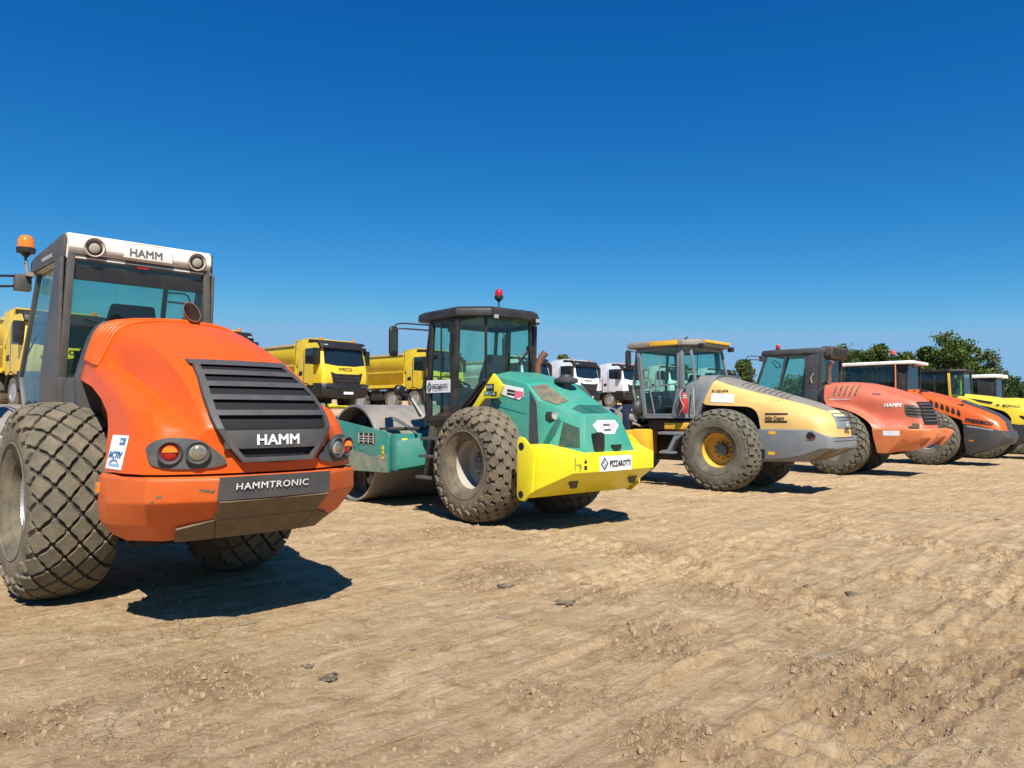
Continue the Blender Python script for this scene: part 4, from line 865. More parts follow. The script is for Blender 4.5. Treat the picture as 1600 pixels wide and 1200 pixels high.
# ================================================================== roller 2: teal and yellow
def roller_teal():
    r = thing('road_roller', (.14, 10.83, 0), R_(180 - 49), 'teal roller with bright yellow rear bumper and black framed cab, second from the left', 'road roller', 'road rollers parked in a row')
    for y, s_ in ((.765, 1), (-.765, -1)): wheel(r, 0, y, .785, 'hex', 'rubber_dusty', 'pale', s_)
    drum(r, 3.3, .82, .93)
    # drum frame: left and right side plates joined by cross members
    pl = [(1.95, .56), (3.45, .52), (4.05, .75), (4.38, 1.10), (4.38, 1.42), (4.24, 1.68), (4.14, 1.67), (4.05, 1.50), (3.80, 1.40), (2.0, 1.20), (1.95, 1.17)]
    fr = MB(); fr.prism([(x, 1.03, z) for x, z in pl], (0, .035, 0)); fr.mirror()
    fr.box((1.80, -1.02, .60), (1.95, 1.02, 1.17)); fr.box((1.94, -1.02, .58), (2.40, 1.02, 1.12)); fr.box((4.2, -1.02, .85), (4.36, 1.02, 1.45))
    fr.prism([(1.80, 1.0, .62), (1.80, -1.0, .62), (1.55, -.55, .70), (1.55, .55, .70)], (0, 0, .44))
    f_ = place(fr, 'drum_frame', 'teal_dark', r, bevel=.012)
    mb = MB(); mb.prism([(1.97, 1.067, .565), (3.2, 1.067, .54), (3.42, 1.067, .85), (2.9, 1.067, .86), (2.45, 1.067, .80), (1.97, 1.067, .86)], (0, .003, 0)); place(mb, 'scraped_paint', 'teal_worn', f_)
    mb = MB(); mb.box((2.35, 1.060, 1.0), (2.86, 1.072, 1.17)); vs = place(mb, 'frame_opening', 'void', f_, bevel=.0)
    mb = MB(); 
    for k in range(3): mb.box((2.40 + k * .155, 1.066, 1.03 + .0 * k), (2.52 + k * .155, 1.080, 1.045)); mb.box((2.40 + k * .155, 1.066, 1.07), (2.52 + k * .155, 1.080, 1.085)); mb.box((2.40 + k * .155, 1.066, 1.11), (2.52 + k * .155, 1.080, 1.125))
    for k in range(4): mb.box((2.365 + k * .155, 1.066, 1.0), (2.385 + k * .155, 1.083, 1.17))
    place(mb, 'opening_grate', 'rim_pale', vs)
    bolts('bolt', [(x, 1.065, z) for x, z in ((3.45, 1.24), (3.15, .98), (2.98, .95), (2.80, .90), (2.1, .62))], [(0, .028), (.006, .028), (.012, .018), (.012, 0)], 'y', 'teal_dark', f_)
    for (x, y, z), u in (((1.797, .93, .92), None), ((2.09, 1.068, .88), 1)):
        mb = MB()
        if u: mb.box((x - .03, y, z - .10), (x + .03, y + .003, z + .10))
        else: mb.box((x - .003, y - .13, z - .02), (x, y - .02, z + .18))
        q = place(mb, 'warning_sticker', 'lime', f_)
        mb = MB()
        if u: mb.box((x - .018, y + .003, z - .07), (x + .018, y + .005, z - .02)); mb.prism([(x - .02, y + .003, z + .02), (x + .02, y + .003, z + .02), (x, y + .003, z + .06)], (0, .002, 0))
        else: mb.box((x - .005, y - .11, z + .01), (x - .003, y - .04, z + .06)); mb.prism([(x - .005, y - .11, z + .09), (x - .005, y - .04, z + .09), (x - .005, y - .075, z + .15)], (.002, 0, 0))
        place(mb, 'warning_symbol', 'black_ink', q)
    # scraper bar with yellow clamps behind the drum
    mb = MB(); mb.box((2.33, -.95, 1.22), (2.40, .95, 1.26)); mb.tube([(2.2, .9, 1.24), (2.2, -.9, 1.24)], .03, 10); place(mb, 'scraper_bar', 'anthracite', r)
    mb = MB(); mb.box((4.0, .90, 1.60), (4.12, 1.0, 1.66)); mb.box((4.0, .6, 1.60), (4.05, 1.0, 1.63)); place(mb, 'scraper_clamp', 'lime', r, bevel=.01)
    # chassis, joint, access step
    mb = MB(); mb.box((-.9, -.42, .50), (.9, .42, 1.30)); mb.box((.9, -.30, .55), (1.7, .30, 1.05)); mb.lathe([(-.5, .19), (-.2, .24), (.2, .24), (.5, .19)], (0, 0, .785), 'y', 20); mb.box((-1.2, -.45, .60), (-.8, .45, 1.05))
    place(mb, 'chassis', 'chassis', r, bevel=.02)
    mb = MB(); mb.box((.55, .42, 1.10), (1.35, .70, 1.32)); mb.box((.95, .25, .55), (1.35, .55, 1.1)); place(mb, 'yellow_bracket', 'lime', r, bevel=.02)
    mb = MB()
    for q in (0, 1):
        mb.prism([(1.16 - q * .02, .74 + q * .30, 1.34), (1.08, .74 + q * .30, 1.34), (1.18, .74 + q * .30, .64), (1.20, .74 + q * .30, .52), (1.32, .74 + q * .30, .52), (1.30, .74 + q * .30, .62)], (0, .02, 0)) if q == 0 else None
    mb.prism([(.74, .80, 1.16), (.68, .80, 1.16), (.80, .80, .54), (.90, .80, .54)], (0, .03, 0)); mb.prism([(1.16, .80, 1.30), (1.06, .80, 1.30), (1.20, .80, .52), (1.32, .80, .52)], (0, .03, 0))
    mb.box((.70, .78, 1.10), (1.14, 1.0, 1.14)); mb.box((.78, .78, .84), (1.20, 1.0, .88)); mb.box((.84, .78, .52), (1.28, 1.0, .56)); place(mb, 'access_step', 'cab_grey', r, bevel=.008)
    mb = MB()
    for k in range(4): mb.tube([(1.0 + k * .05, .66, 1.25), (1.1 + k * .05, .72, 1.0), (1.2 + k * .03, .62, .75), (1.5, .4, .6)], .014, 7, 4)
    mb.tube([(1.75, .5, 1.25), (1.9, .3, 1.32), (2.2, .2, 1.25)], .02, 8, 4); place(mb, 'hydraulic_hose', 'black', r)
    # hood: faceted
    A = [(-.06, .62, 1.05), (-.06, .62, 1.60), (-.08, .56, 2.05)]
    def pt(x, y, z): return (x, y, z)
    hb = MB()
    rings = [
        [(-.05, .66, 1.00), (-.05, .60, 2.03), (-.05, .28, 2.095)],
        [(-.80, .66, 1.01), (-.72, .555, 1.885), (-.78, .25, 1.93)],
        [(-1.12, .655, 1.02), (-.95, .55, 1.66), (-1.22, .24, 1.68)],
        [(-1.40, .58, 1.0), (-1.22, .47, 1.565), (-1.31, .235, 1.63)],
        [(-1.72, .487, .978), (-1.59, .335, 1.445), (-1.575, .2, 1.475)],
    ]
    R2r = []
    U_ = np.array([crom(g, 4, False, 1.0) for g in rings]); U_ = crom(U_.reshape(len(U_), -1), 3, False, 1.0).reshape(-1, U_.shape[1], 3)
    for g in U_: R2r.append([tuple(p) for p in g] + [mp3(p) for p in g[::-1]])
    hb.loft(R2r); hood = place(hb, 'engine_hood', 'teal', r, bevel=.009, seg=2, smooth=16); T = bvh(hood)
    mb = MB(); mb.slab([(-.615, .672, 1.02), (-.835, .672, 1.02), (-.835, .672, 1.42), (-.86, .622, 1.62), (-.90, .55, 1.69), (-.73, .56, 1.87), (-.62, .60, 1.83), (-.615, .67, 1.60)], .012); mb.mirror(); 
    # dark band between the two side panels
    band = patch(T, [(.88, 1.03), (1.07, 1.03), (.94, 1.58), (.92, 1.64), (.79, 1.80), (.80, 1.74)], (0, 3, 0), off=.004, thick=.003, res=.06, **LEFT); place(band, 'side_band', 'anthracite', hood, smooth=0)
    place(patch(T, [(.05, 1.62), (.78, 1.48), (.78, 1.492), (.05, 1.632)], (0, 3, 0), off=.005, thick=.003, **LEFT), 'panel_seam', 'teal_dark', hood)
    # glazed deck panels, rear deck recess as a sheet in shade-dark teal
    top = dict(U=-X, V=-Y, d=-Z)
    G = patch(T, [(.775, -.51), (.84, -.30), (1.235, -.275), (1.185, -.44), (.955, -.515)], (0, 0, 4), off=.012, thick=.004, res=.03, **top); gp_ = place(G, 'deck_window', 'dusty_deck' if 'dusty_deck' in M else 'anthracite', hood, smooth=0)
    G = patch(T, [(.775, .51), (.84, .30), (1.235, .275), (1.185, .44), (.955, .515)], (0, 0, 4), off=.012, thick=.004, res=.03, **top); place(G, 'deck_window', 'dusty_deck', hood, smooth=0)
    G = patch(T, [(1.36, -.34), (1.36, .20), (1.52, .195), (1.55, .0), (1.55, -.21), (1.52, -.29)], (0, 0, 4), off=.004, thick=.003, res=.05, **top); place(G, 'rear_deck_recess', 'teal_shadow', hood, smooth=0)
    # pre-cleaner and exhaust
    c = Vector(stick(T, (-.92, 0, 4), -Z, -.02)); mb = MB(); mb.lathe([(0, .075), (.06, .075), (.07, .12), (.085, .165), (.12, .165), (.14, .15), (.16, .09), (.19, .07), (.20, 0)], c, 'z', 32); place(mb, 'air_precleaner', 'anthracite', r, smooth=35)
    c = Vector(stick(T, (-.05, -.28, 4), -Z, -.02)); mb = MB(); mb.tube([c, c + Vector((0, 0, .14)), c + Vector((-.03, -.05, .26)), c + Vector((-.06, -.10, .33))], [.05, .05, .052, .054], 20); place(mb, 'exhaust_pipe', 'exhaust', r, smooth=50)
    # side details
    place(patch(T, [(1.345, 1.385), (1.565, 1.306), (1.64, 1.06), (1.35, 1.076)], (0, 3, 0), off=.005, thick=.003, res=.08, **LEFT), 'mesh_window', 'mesh_dark', hood, smooth=0)
    place(patch(T, [(1.27, 1.44), (1.20, 1.31), (1.125, 1.09), (1.14, 1.06), (1.18, 1.05), (1.275, 1.21), (1.315, 1.39)], (0, 3, 0), off=.005, thick=.003, res=.08, **LEFT), 'handle_slot', 'teal_shadow', hood, smooth=0)
    c = Vector(stick(T, (-1.22, 3, 1.46), -Y, .0)); mb = MB(); mb.box(c + Vector((.00, -.05, -.05)), c + Vector((.11, .07, .055))); lb = place(mb, 'tail_lamp', 'anthracite', hood, bevel=.008)
    lamp_disc(r, 'lamp', c + Vector((-.0, .01, .0)), Vector((-1, .15, 0)), .045, M['chrome'], parent=lb) if False else None
    mb = MB(); mb.lathe([(0, .05), (.02, .05), (.024, .04), (.012, .034)], c + Vector((-.002, .015, .0)), Vector((-1, .25, 0)), 20); place(mb, 'lamp_ring', 'chrome', lb)
    mb = MB(); mb.box((-1.74, .30, 1.02), (-1.66, .13, 1.24)); mb.box((-1.745, .27, 1.2), (-1.70, .17, 1.255)); place(mb, 'rear_camera_box', 'black', hood, bevel=.012)
    mb = MB(); mb.prism([(-1.70, -.02, 1.09), (-1.70, -.20, 1.09), (-1.72, -.17, 1.03), (-1.72, -.05, 1.03)], (-.035, 0, 0)); place(mb, 'hood_latch', 'black', hood, bevel=.006)
    mb = MB()
    place(patch(T, [(-.49, .985), (.49, .985), (.485, 1.0), (-.485, 1.0)], (-3, 0, 0), off=.006, thick=.003, res=.2, **REAR), 'lower_seam', 'teal_dark', hood)
    # stickers: white box with black bars and pink panel
    st = patch(T, [(-.23, 1.34), (-.12, 1.405), (.22, 1.405), (.27, 1.34), (.15, 1.225), (-.14, 1.225)], (-3, 0, 0), off=.006, thick=.002, res=.1, **REAR); s1 = place(st, 'sticker', 'white_sticker', hood)
    place(patch(T, [(.08, 1.27), (.235, 1.29), (.235, 1.38), (.08, 1.36)], (-3, 0, 0), off=.010, thick=.001, **REAR), 'pink_panel', 'pale_pink', s1)
    for z in (1.265, 1.33): place(patch(T, [(-.04, z), (.09, z), (.09, z + .03), (-.04, z + .03)], (-3, 0, 0), off=.012, thick=.001, **REAR), 'dark_bar', 'grey_ink', s1)
    st = patch(T, [(.26, 1.77), (.30, 1.895), (.68, 1.83), (.70, 1.72), (.62, 1.675), (.30, 1.745)], (0, 3, 0), off=.008, thick=.002, res=.1, **LEFT); s2 = place(st, 'sticker', 'white_sticker', hood)
    place(patch(T, [(.52, 1.69), (.695, 1.72), (.69, 1.785), (.52, 1.80)], (0, 3, 0), off=.012, thick=.001, **LEFT), 'pink_panel', 'pink_ink', s2)
    for z in (1.755, 1.80): place(patch(T, [(.38, z), (.53, z - .025), (.53, z + .002), (.38, z + .027)], (0, 3, 0), off=.013, thick=.001, **LEFT), 'dark_bar', 'black_ink', s2)
    # bumper: ears, chamfered corners, rear plate, sloping underside
    B = [
        [(-1.08, 1.03, 1.10), (-1.24, 1.03, 1.10), (-1.80, .775, .985), (-1.815, 0, .985)],
        [(-1.08, 1.03, .90), (-1.24, 1.03, .90), (-1.80, .775, .90), (-1.815, 0, .90)],
        [(-1.08, 1.03, .50), (-1.20, 1.03, .47), (-1.80, .775, .762), (-1.815, 0, .762)],
        [(-1.10, .98, .43), (-1.20, .98, .43), (-1.26, .72, .44), (-1.26, 0, .44)],
    ]
    def ring2(l): 
        return [tuple(p) for p in l] + [mp3(p) for p in l[::-1][1:]]
    mb = MB(); mb.loft([ring2(l) for l in B[::-1]])
    ear = [(-1.075, .46), (-1.11, .41), (-1.20, .40), (-1.35, .52), (-1.40, 1.03), (-1.34, 1.07), (-1.20, 1.185), (-1.12, 1.20), (-1.075, 1.14)]
    e = MB(); e.prism([(x, 1.005, z) for x, z in ear], (0, .035, 0)); e2 = MB(); e2.prism([(x, -1.04, z) for x, z in ear], (0, .035, 0))
    b1 = place(mb, 'rear_bumper', 'lime', r, bevel=.010); place(e, 'bumper_ear', 'lime', b1, bevel=.006); place(e2, 'bumper_ear', 'lime', b1, bevel=.006)
    for z, q in ((1.08, .05), (.48, .045)):
        mb = MB(); mb.lathe([(0, q), (.003, q), (.0035, 0)], (-1.16 if z > 1 else -1.15, 1.04, z), 'y', 20); place(mb, 'lashing_hole', 'void', b1)
    for q in (1, -1):
        mb = MB(); mb.prism([(-1.62, q * .48, .68), (-1.62, q * .66, .68), (-1.62, q * .60, .56), (-1.62, q * .52, .56)], (.04, 0, 0)); place(mb, 'tow_lug', 'mud', b1)
    TB = bvh(b1)
    sg = place(patch(TB, [(-.308, .765), (.308, .765), (.308, .955), (-.308, .955)], (-3, 0, 0), off=.004, thick=.002, res=.2, **REAR), 'company_sign', 'white_sticker', b1)
    PIZ(sg, TB, (-3, .30, .775), .17, .60, REAR)
    q = place(patch(TB, [(-.60, .79), (-.52, .79), (-.52, .95), (-.60, .95)], (-3, 0, 0), off=.003, thick=.001, **REAR), 'warning_sticker', 'lime', b1)
    mb = patch(TB, [(-.59, .88), (-.53, .88), (-.56, .935)], (-3, 0, 0), off=.006, thick=.001, **REAR); mb2 = patch(TB, [(-.585, .80), (-.535, .80), (-.535, .85), (-.585, .85)], (-3, 0, 0), off=.006, thick=.001, **REAR)
    mb.add(mb2.v, mb2.f); place(mb, 'warning_symbol', 'black_ink', q)
    scr = MB()
    for poly in ([(-.745, .80), (-.735, .80), (-.73, .96), (-.745, .955)], [(-.72, .865), (-.66, .85), (-.66, .86), (-.72, .875)], [(-.66, .78), (-.65, .78), (-.645, .89), (-.66, .88)], [(-.65, .845), (-.62, .82), (-.62, .83), (-.65, .855)]):
        p = patch(TB, poly, (-3, 0, 0), off=.003, thick=.001, **REAR); scr.add(p.v, p.f)
    place(scr, 'scratch_marks', 'anthracite', b1)
    # cab
    cols = [((1.36, .66, 2.86), (1.50, .70, 1.85), (1.36, .72, 1.42), .05, 'glass'),
            ((1.18, .76, 2.86), (1.24, .77, 1.85), (1.24, .77, 1.42), .075, 'glass'),
            ((.56, .76, 2.86), (.60, .77, 1.85), (.60, .77, 1.42), .085, 'glass'),
            ((.30, .43, 2.94), (.30, .43, 2.10), (.30, .43, 1.98), .035, 'glass')]
    cab = cabin(r, cols, 'cab_grey2', glass_side=G_TEAL, glass_rear=G_TEAL, seatx=.95, seatz=1.58,
                bars=[((.58, .775, 1.46), (.0, .70, 1.96), .05, .06, Y)])
    mb = MB(); mb.box((.60, -.775, 1.30), (1.38, .775, 1.46)); place(mb, 'cab_base', 'cab_grey2', cab, bevel=.02)
    mb = MB(); mb.prism([(.58, .70, 1.44), (.02, .62, 1.96), (.02, .62, 2.0), (.05, .62, 2.02), (.30, .45, 2.06), (.58, .76, 1.55)], (0, -.02, 0)) if False else None
    mb = MB(); mb.slab([(.60, .765, 1.42), (.60, .765, 1.50), (.30, .46, 2.02), (.30, .44, 1.42)], .01) if False else None
    mb = MB(); mb.beam((1.21, .79, 2.83), (1.22, .79, 1.5), .03, .03, Y); mb.beam((.92, .785, 2.83), (.92, .79, 1.5), .018, .02, Y); mb.beam((1.22, .79, 2.05), (.62, .79, 2.02), .02, .03, Y); mb.beam((.66, .79, 2.83), (.66, .79, 1.5), .04, .03, Y)
    mb.box((.62, .79, 2.35), (.66, .83, 2.52)); d_ = place(mb, 'door', 'black', cab, bevel=.004)
    mb = MB(); mb.box((.66, .80, 1.80), (1.27, .806, 1.99)); s3 = place(mb, 'company_sign', 'white_sticker', d_)
    PIZ(s3, None, (1.255, .808, 1.81), .165, .56, LEFT)
    lamp = MB(); lamp.lathe([(0, .03), (.012, .028), (.014, 0)], (.72, .78, 2.72), 'y', 14); place(lamp, 'window_catch', 'black', d_)
    rf = roofpiece(cab, [(1.55, .50), (1.50, .82), (.50, .84), (.14, .46)], 2.89, 3.055, 'cab_grey2', inset=.05, bevel=.02, lift=1)
    for y in (.40, -.42):
        mb = MB(); mb.box((.10, y - .05, 2.86), (.16, y + .05, 2.93)); wl = place(mb, 'work_light', 'black', rf, bevel=.008); mb = MB(); mb.box((.092, y - .04, 2.868), (.10, y + .04, 2.922)); place(mb, 'lens', 'chrome', wl)
    beacon(r, (.40, .10, 3.03), .14, 'red_lens', .06, .11, .01)
    mirror_arm(r, [[(1.25, .74, 2.84), (1.65, 1.05, 2.88), (1.70, 1.14, 2.80)], [(1.25, .74, 2.76), (1.6, 1.0, 2.80), (1.70, 1.14, 2.80)]], (1.68, 1.14, 2.60), hs=(.03, .075, .235))
    mirror_arm(r, [[(1.25, -.74, 2.84), (1.65, -1.05, 2.88), (1.70, -1.14, 2.80)]], (1.68, -1.14, 2.60), hs=(.03, .075, .235))
    mb = MB(); mb.tube([(.27, .0, 2.10), (.27, -.18, 2.25), (.27, -.40, 2.45)], .010, 6, 2); mb.tube([(.25, .02, 2.10), (.25, -.16, 2.26), (.25, -.34, 2.44)], .008, 6, 2); mb.box((.23, -.36, 2.40), (.29, -.44, 2.52)); place(mb, 'wiper', 'black', cab)
    # yellow triangular bracket with model plates
    br = MB(); br.prism([(x, .70, z) for x, z in ((.42, 1.40), (-.24, 2.04), (-.44, 1.87), (-.34, 1.70), (-.06, 1.70), (.20, 1.50), (.38, 1.36))], (0, .04, 0)); b2 = place(br, 'corner_bracket', 'lime', r, bevel=.006)
    mb = MB(); mb.box((-.26, .741, 1.80), (-.10, .744, 1.90)); mb.box((-.32, .741, 1.73), (-.20, .744, 1.79)); q = place(mb, 'model_plate', 'black_ink', b2)
    mb = MB(); mb.box((-.20, .741, 1.745), (-.05, .745, 1.80)); place(mb, 'model_plate_green', 'teal_dark', b2)
    place(text_mb('ACE', .06, None, (-.115, .745, 1.84), bold=.02, off=.0, **LEFT), 'lettering', 'white_ink', q, smooth=0); place(text_mb('170', .05, None, (-.215, .745, 1.742), bold=.02, off=.0, **LEFT), 'lettering', 'white_ink', q, smooth=0)
    place(text_mb('ARS', .045, None, (-.065, .746, 1.755), bold=.02, off=.0, **LEFT), 'lettering', 'white_ink', q, smooth=0)
    # front work light and rod on the far corner of the cab
    mb = MB(); mb.tube([(1.45, .80, 1.45), (1.75, .80, 1.75), (1.95, .80, 1.80)], .02, 8, 3); mb.lathe([(-.05, .05), (-.02, .085), (.05, .09), (.06, .08), (.06, 0)], (2.0, .82, 1.86), 'x', 20); place(mb, 'front_work_light', 'black', r)
    mb = MB(); mb.tube([(1.35, .80, 1.42), (1.68, .80, 1.72)], .018, 8); place(mb, 'grab_rail', 'rim_pale', r)
    return r
def PIZ(par, tree, O, h, wd, ax):
    """rhombus emblem and company name"""
    U, V, d = ax['U'], ax['V'], ax['d']; O = Vector(O); k = dict(U=U, V=V, d=d, off=.008, thick=.001)
    cx, cy = wd * .13, h * .5; a, b = wd * .115, h * .48
    o_ = MB()
    pts = [(cx - a, cy), (cx, cy + b), (cx + a, cy), (cx, cy - b)]
    for i in range(4):
        p, q = pts[i], pts[(i + 1) % 4]; s_ = .72
        pi, qi = (cx + (p[0] - cx) * s_, cy + (p[1] - cy) * s_), (cx + (q[0] - cx) * s_, cy + (q[1] - cy) * s_)
        m = patch(tree, [p, q, qi, pi], O, res=9, **k); o_.add(m.v, m.f)
    place(o_, 'emblem', 'black_ink', par, smooth=0)
    s_ = .55; o_ = MB(); pp = [(cx + (p[0] - cx) * s_, cy + (p[1] - cy) * s_) for p in pts]
    m = patch(tree, [pp[0], pp[1], (cx, cy + b * .2), (cx - a * .2, cy)], O, res=9, **k); o_.add(m.v, m.f); m = patch(tree, [pp[2], pp[3], (cx, cy - b * .2), (cx + a * .2, cy)], O, res=9, **k); o_.add(m.v, m.f)
    place(o_, 'emblem_core', 'teal_ink', par, smooth=0)
    place(text_mb('PIZZAROTTi', h * .62, tree, O + U * (wd * .28) + V * (h * .28), U, V, d, off=.010, bold=.022, sx=wd * .70 / (h * .62 * 5.75)), 'lettering', 'black_ink', par, smooth=0)
M['cab_grey2'] = mat('charcoal_cab_paint', (0.017, 0.016, 0.015), .5, dirt=.16, dcol=(.20, .17, .13), scale=4, fine=.1)
M['dusty_deck'] = mat('dusty_deck_glass', (0.02, 0.05, 0.04), .4, dirt=.9, dcol=(.26, .21, .12), scale=5, thr=.38)
M['teal_shadow'] = mat('shaded_teal', (0.008, 0.11, 0.085), .5, dirt=.25, scale=4)  # teal darkened to paint the shade of the deck recess and handle slot
M['mesh_dark'] = mat('dark_mesh', (0.012, 0.05, 0.04), .7, dirt=.8, dcol=(.10, .13, .06), scale=9, fine=.5)
M['pale_blue'] = mat('pale_blue_ink', (0.25, 0.45, 0.62), .5)

# ================================================================== roller 3: pale yellow and grey
def roller_pale():
    r = thing('road_roller', (4.60, 14.96, 0), R_(180 - 43), 'pale yellow roller with worn grey bumper and amber wheel rims', 'road roller', 'road rollers parked in a row')
    for y, s_ in ((.765, 1), (-.765, -1)): wheel(r, 0, y, .78, 'block', 'rubber_olive', 'yellow', s_)
    drum(r, 3.15, .82, .95)
    fr = MB(); fr.prism([(1.9, 1.0, .60), (4.1, 1.0, .60), (4.2, 1.0, 1.1), (2.3, 1.0, 1.12), (1.9, 1.0, 1.15)], (0, .05, 0)); fr.mirror(); fr.box((1.75, -1.0, .62), (1.92, 1.0, 1.15)); fr.box((4.1, -1.0, .7), (4.25, 1.0, 1.1))
    f_ = place(fr, 'drum_frame', 'amber_yellow', r, bevel=.02)
    mb = MB(); mb.prism([(1.55, .72, .60), (1.95, .72, .60), (1.98, .72, 1.05), (1.90, .72, 1.16), (1.58, .72, 1.16)], (0, .30, 0)); place(mb, 'frame_corner', 'amber_yellow', f_, bevel=.04)
    mb = MB(); mb.box((2.05, -.95, 1.0), (2.2, .95, 1.68)); mb.box((1.75, -.5, .8), (2.1, .3, 1.45)); place(mb, 'front_shield', 'navy', r, bevel=.03)
    mb = MB(); mb.tube([(2.1, .75, 1.2), (2.0, .8, 1.5), (2.3, .75, 1.62), (2.6, .6, 1.5)], .035, 8, 5); mb.lathe([(-.05, .10), (.05, .10), (.06, .05), (.06, 0)], (2.0, .80, 1.40), 'x', 18)
    mb.tube([(1.9, .6, 1.2), (1.95, .9, 1.28), (2.1, .6, 1.2), (1.9, .3, 1.25)], .022, 7, 5); place(mb, 'hydraulic_hose', 'chrome', r)
    mb = MB(); mb.box((-.9, -.42, .5), (1.0, .42, 1.35)); mb.box((1.0, -.3, .5), (1.8, .3, 1.0)); mb.box((.6, -.7, 1.15), (1.7, .7, 1.36)); mb.lathe([(-.5, .19), (-.2, .24), (.2, .24), (.5, .19)], (0, 0, .78), 'y', 20); mb.box((-1.7, -.5, .7), (-.8, .5, 1.1))
    place(mb, 'chassis', 'chassis', r, bevel=.02)
    mb = MB(); mb.prism([(1.24, .82, 1.12), (.70, .82, 1.12), (.70, .82, 1.06), (.86, .82, .95), (1.0, .82, .70), (1.2, .82, .70), (1.2, .82, .74), (1.05, .82, .76), (.92, .82, 1.0), (.88, .82, 1.07), (1.24, .82, 1.07)], (0, .22, 0)); mb.box((.72, .78, 1.06), (1.26, 1.05, 1.11)); mb.box((.92, .78, .68), (1.24, 1.05, .72))
    place(mb, 'access_step', 'ac_grey', r, bevel=.008)
    mb = MB(); mb.box((.7, .4, 1.16), (1.3, .74, 1.30)); place(mb, 'cab_mount', 'amber_yellow', r, bevel=.02)
    L = [
        [(-.76, .70, 1.20), (-1.35, .70, 1.195), (-1.80, .655, 1.10), (-1.97, .54, 1.06), (-2.045, .34, 1.06), (-2.075, 0, 1.06)],
        [(-.74, .70, 1.30), (-1.30, .705, 1.30), (-1.74, .655, 1.30), (-1.93, .53, 1.30), (-2.03, .33, 1.30), (-2.07, 0, 1.30)],
        [(-.72, .70, 1.42), (-1.22, .70, 1.42), (-1.64, .64, 1.42), (-1.84, .52, 1.42), (-1.96, .32, 1.42), (-2.00, 0, 1.42)],
        [(-.66, .695, 1.54), (-1.08, .68, 1.54), (-1.46, .61, 1.54), (-1.68, .50, 1.54), (-1.83, .31, 1.54), (-1.88, 0, 1.55)],
        [(-.48, .685, 1.62), (-.85, .66, 1.66), (-1.16, .59, 1.66), (-1.38, .48, 1.66), (-1.55, .30, 1.67), (-1.62, 0, 1.68)],
        [(.38, .68, 1.66), (-.30, .645, 1.76), (-.72, .58, 1.78), (-.96, .46, 1.79), (-1.13, .29, 1.80), (-1.20, 0, 1.81)],
        [(.43, .67, 1.80), (-.02, .635, 1.88), (-.36, .57, 1.90), (-.58, .45, 1.905), (-.74, .28, 1.92), (-.80, 0, 1.93)],
        [(.43, .64, 1.96), (.18, .61, 2.01), (-.02, .55, 2.025), (-.18, .43, 2.04), (-.30, .27, 2.055), (-.35, 0, 2.06)],
        [(.42, .58, 2.12), (.34, .56, 2.14), (.25, .50, 2.155), (.16, .40, 2.165), (.08, .25, 2.175), (.04, 0, 2.18)],
        [(.42, .46, 2.22), (.39, .43, 2.225), (.36, .38, 2.23), (.33, .30, 2.235), (.30, .18, 2.24), (.29, 0, 2.245)],
    ]
    mb = MB(); mb.loft(half_levels(L, 5, 4)); hood = place(mb, 'engine_hood', 'ac_yellow', r, smooth=60); T = bvh(hood)
    # grey strip along the top and down the tail
    gs = MB(); pts = [(.40, .50), (.1, .50), (-.3, .49), (-.8, .455), (-1.3, .42), (-1.62, .385)]; 
    topk = dict(U=-X, V=-Y, d=-Z)
    poly = [(-x, -y) for x, y in pts] + [(1.80, -.34), (1.93, -.22), (1.96, 0), (1.93, .22), (1.80, .34)] + [(-x, y) for x, y in pts[::-1]]
    place(patch(T, poly, (0, 0, 4), off=.005, thick=.004, res=.06, **topk), 'hood_top_panel', 'ac_top', hood, smooth=40)
    place(patch(T, [(-.36, 1.215), (.36, 1.215), (.345, 1.35), (.32, 1.44), (.30, 1.48), (-.30, 1.48), (-.32, 1.44), (-.345, 1.35)], (-4, 0, 0), off=.006, thick=.004, res=.06, **REAR), 'tail_panel', 'ac_grey', hood, smooth=40)
    for k in range(9):
        x = -.25 - k * .11; mb = patch(T, [(-x, -.42), (-x + .016, -.42), (-x + .016, -.05), (-x, -.05)], (0, 0, 4), off=.010, thick=.003, res=.06, **topk); place(mb, 'top_louvre', 'anthracite', hood)
    mb = patch(T, [(-.27, 1.44), (.27, 1.44), (.27, 1.47), (-.27, 1.47)], (-4, 0, 0), off=.011, thick=.001, **REAR); place(mb, 'tail_stripe', 'lime_pale', hood)
    place(patch(T, [(-.26, 1.50), (.24, 1.50), (.24, 1.545), (-.26, 1.545)], (-4, 0, 0), off=.012, thick=.001, res=.05, **REAR), 'faded_decal', 'lime_pale', hood)
    for z in (1.355, 1.405): place(patch(T, [(-.24, z), (.24, z), (.24, z + .014), (-.24, z + .014)], (-4, 0, 0), off=.011, thick=.001, **REAR), 'tail_bar', 'anthracite', hood)
    for k in range(3): place(patch(T, [(-.02, 1.31 - k * .028), (.14, 1.31 - k * .028), (.14, 1.322 - k * .028), (-.02, 1.322 - k * .028)], (-4, 0, 0), off=.011, thick=.001, **REAR), 'label_strip', 'white_sticker', hood)
    place(patch(T, [(.13, 1.225), (.20, 1.225), (.20, 1.26), (.13, 1.26)], (-4, 0, 0), off=.012, thick=.001, **REAR), 'small_label', 'amber_yellow', hood)
    mb = MB(); mb.box((-2.13, .12, 1.20), (-2.09, -.14, 1.225)); place(mb, 'hood_latch', 'black', hood, bevel=.005)
    # grey front hood shoulder beside the cab
    mb = MB(); fr = [(.70, 1.42), (.695, 1.70), (.675, 1.85), (.645, 1.98), (.585, 2.14), (.47, 2.24), (.28, 2.265), (0, 2.27)]
    ring = lambda x, k, tilt: [(x + tilt * (2.27 - z), y * k, z) for y, z in fr] + [(x + tilt * (2.27 - z), -y * k, z) for y, z in fr[::-1][1:]]
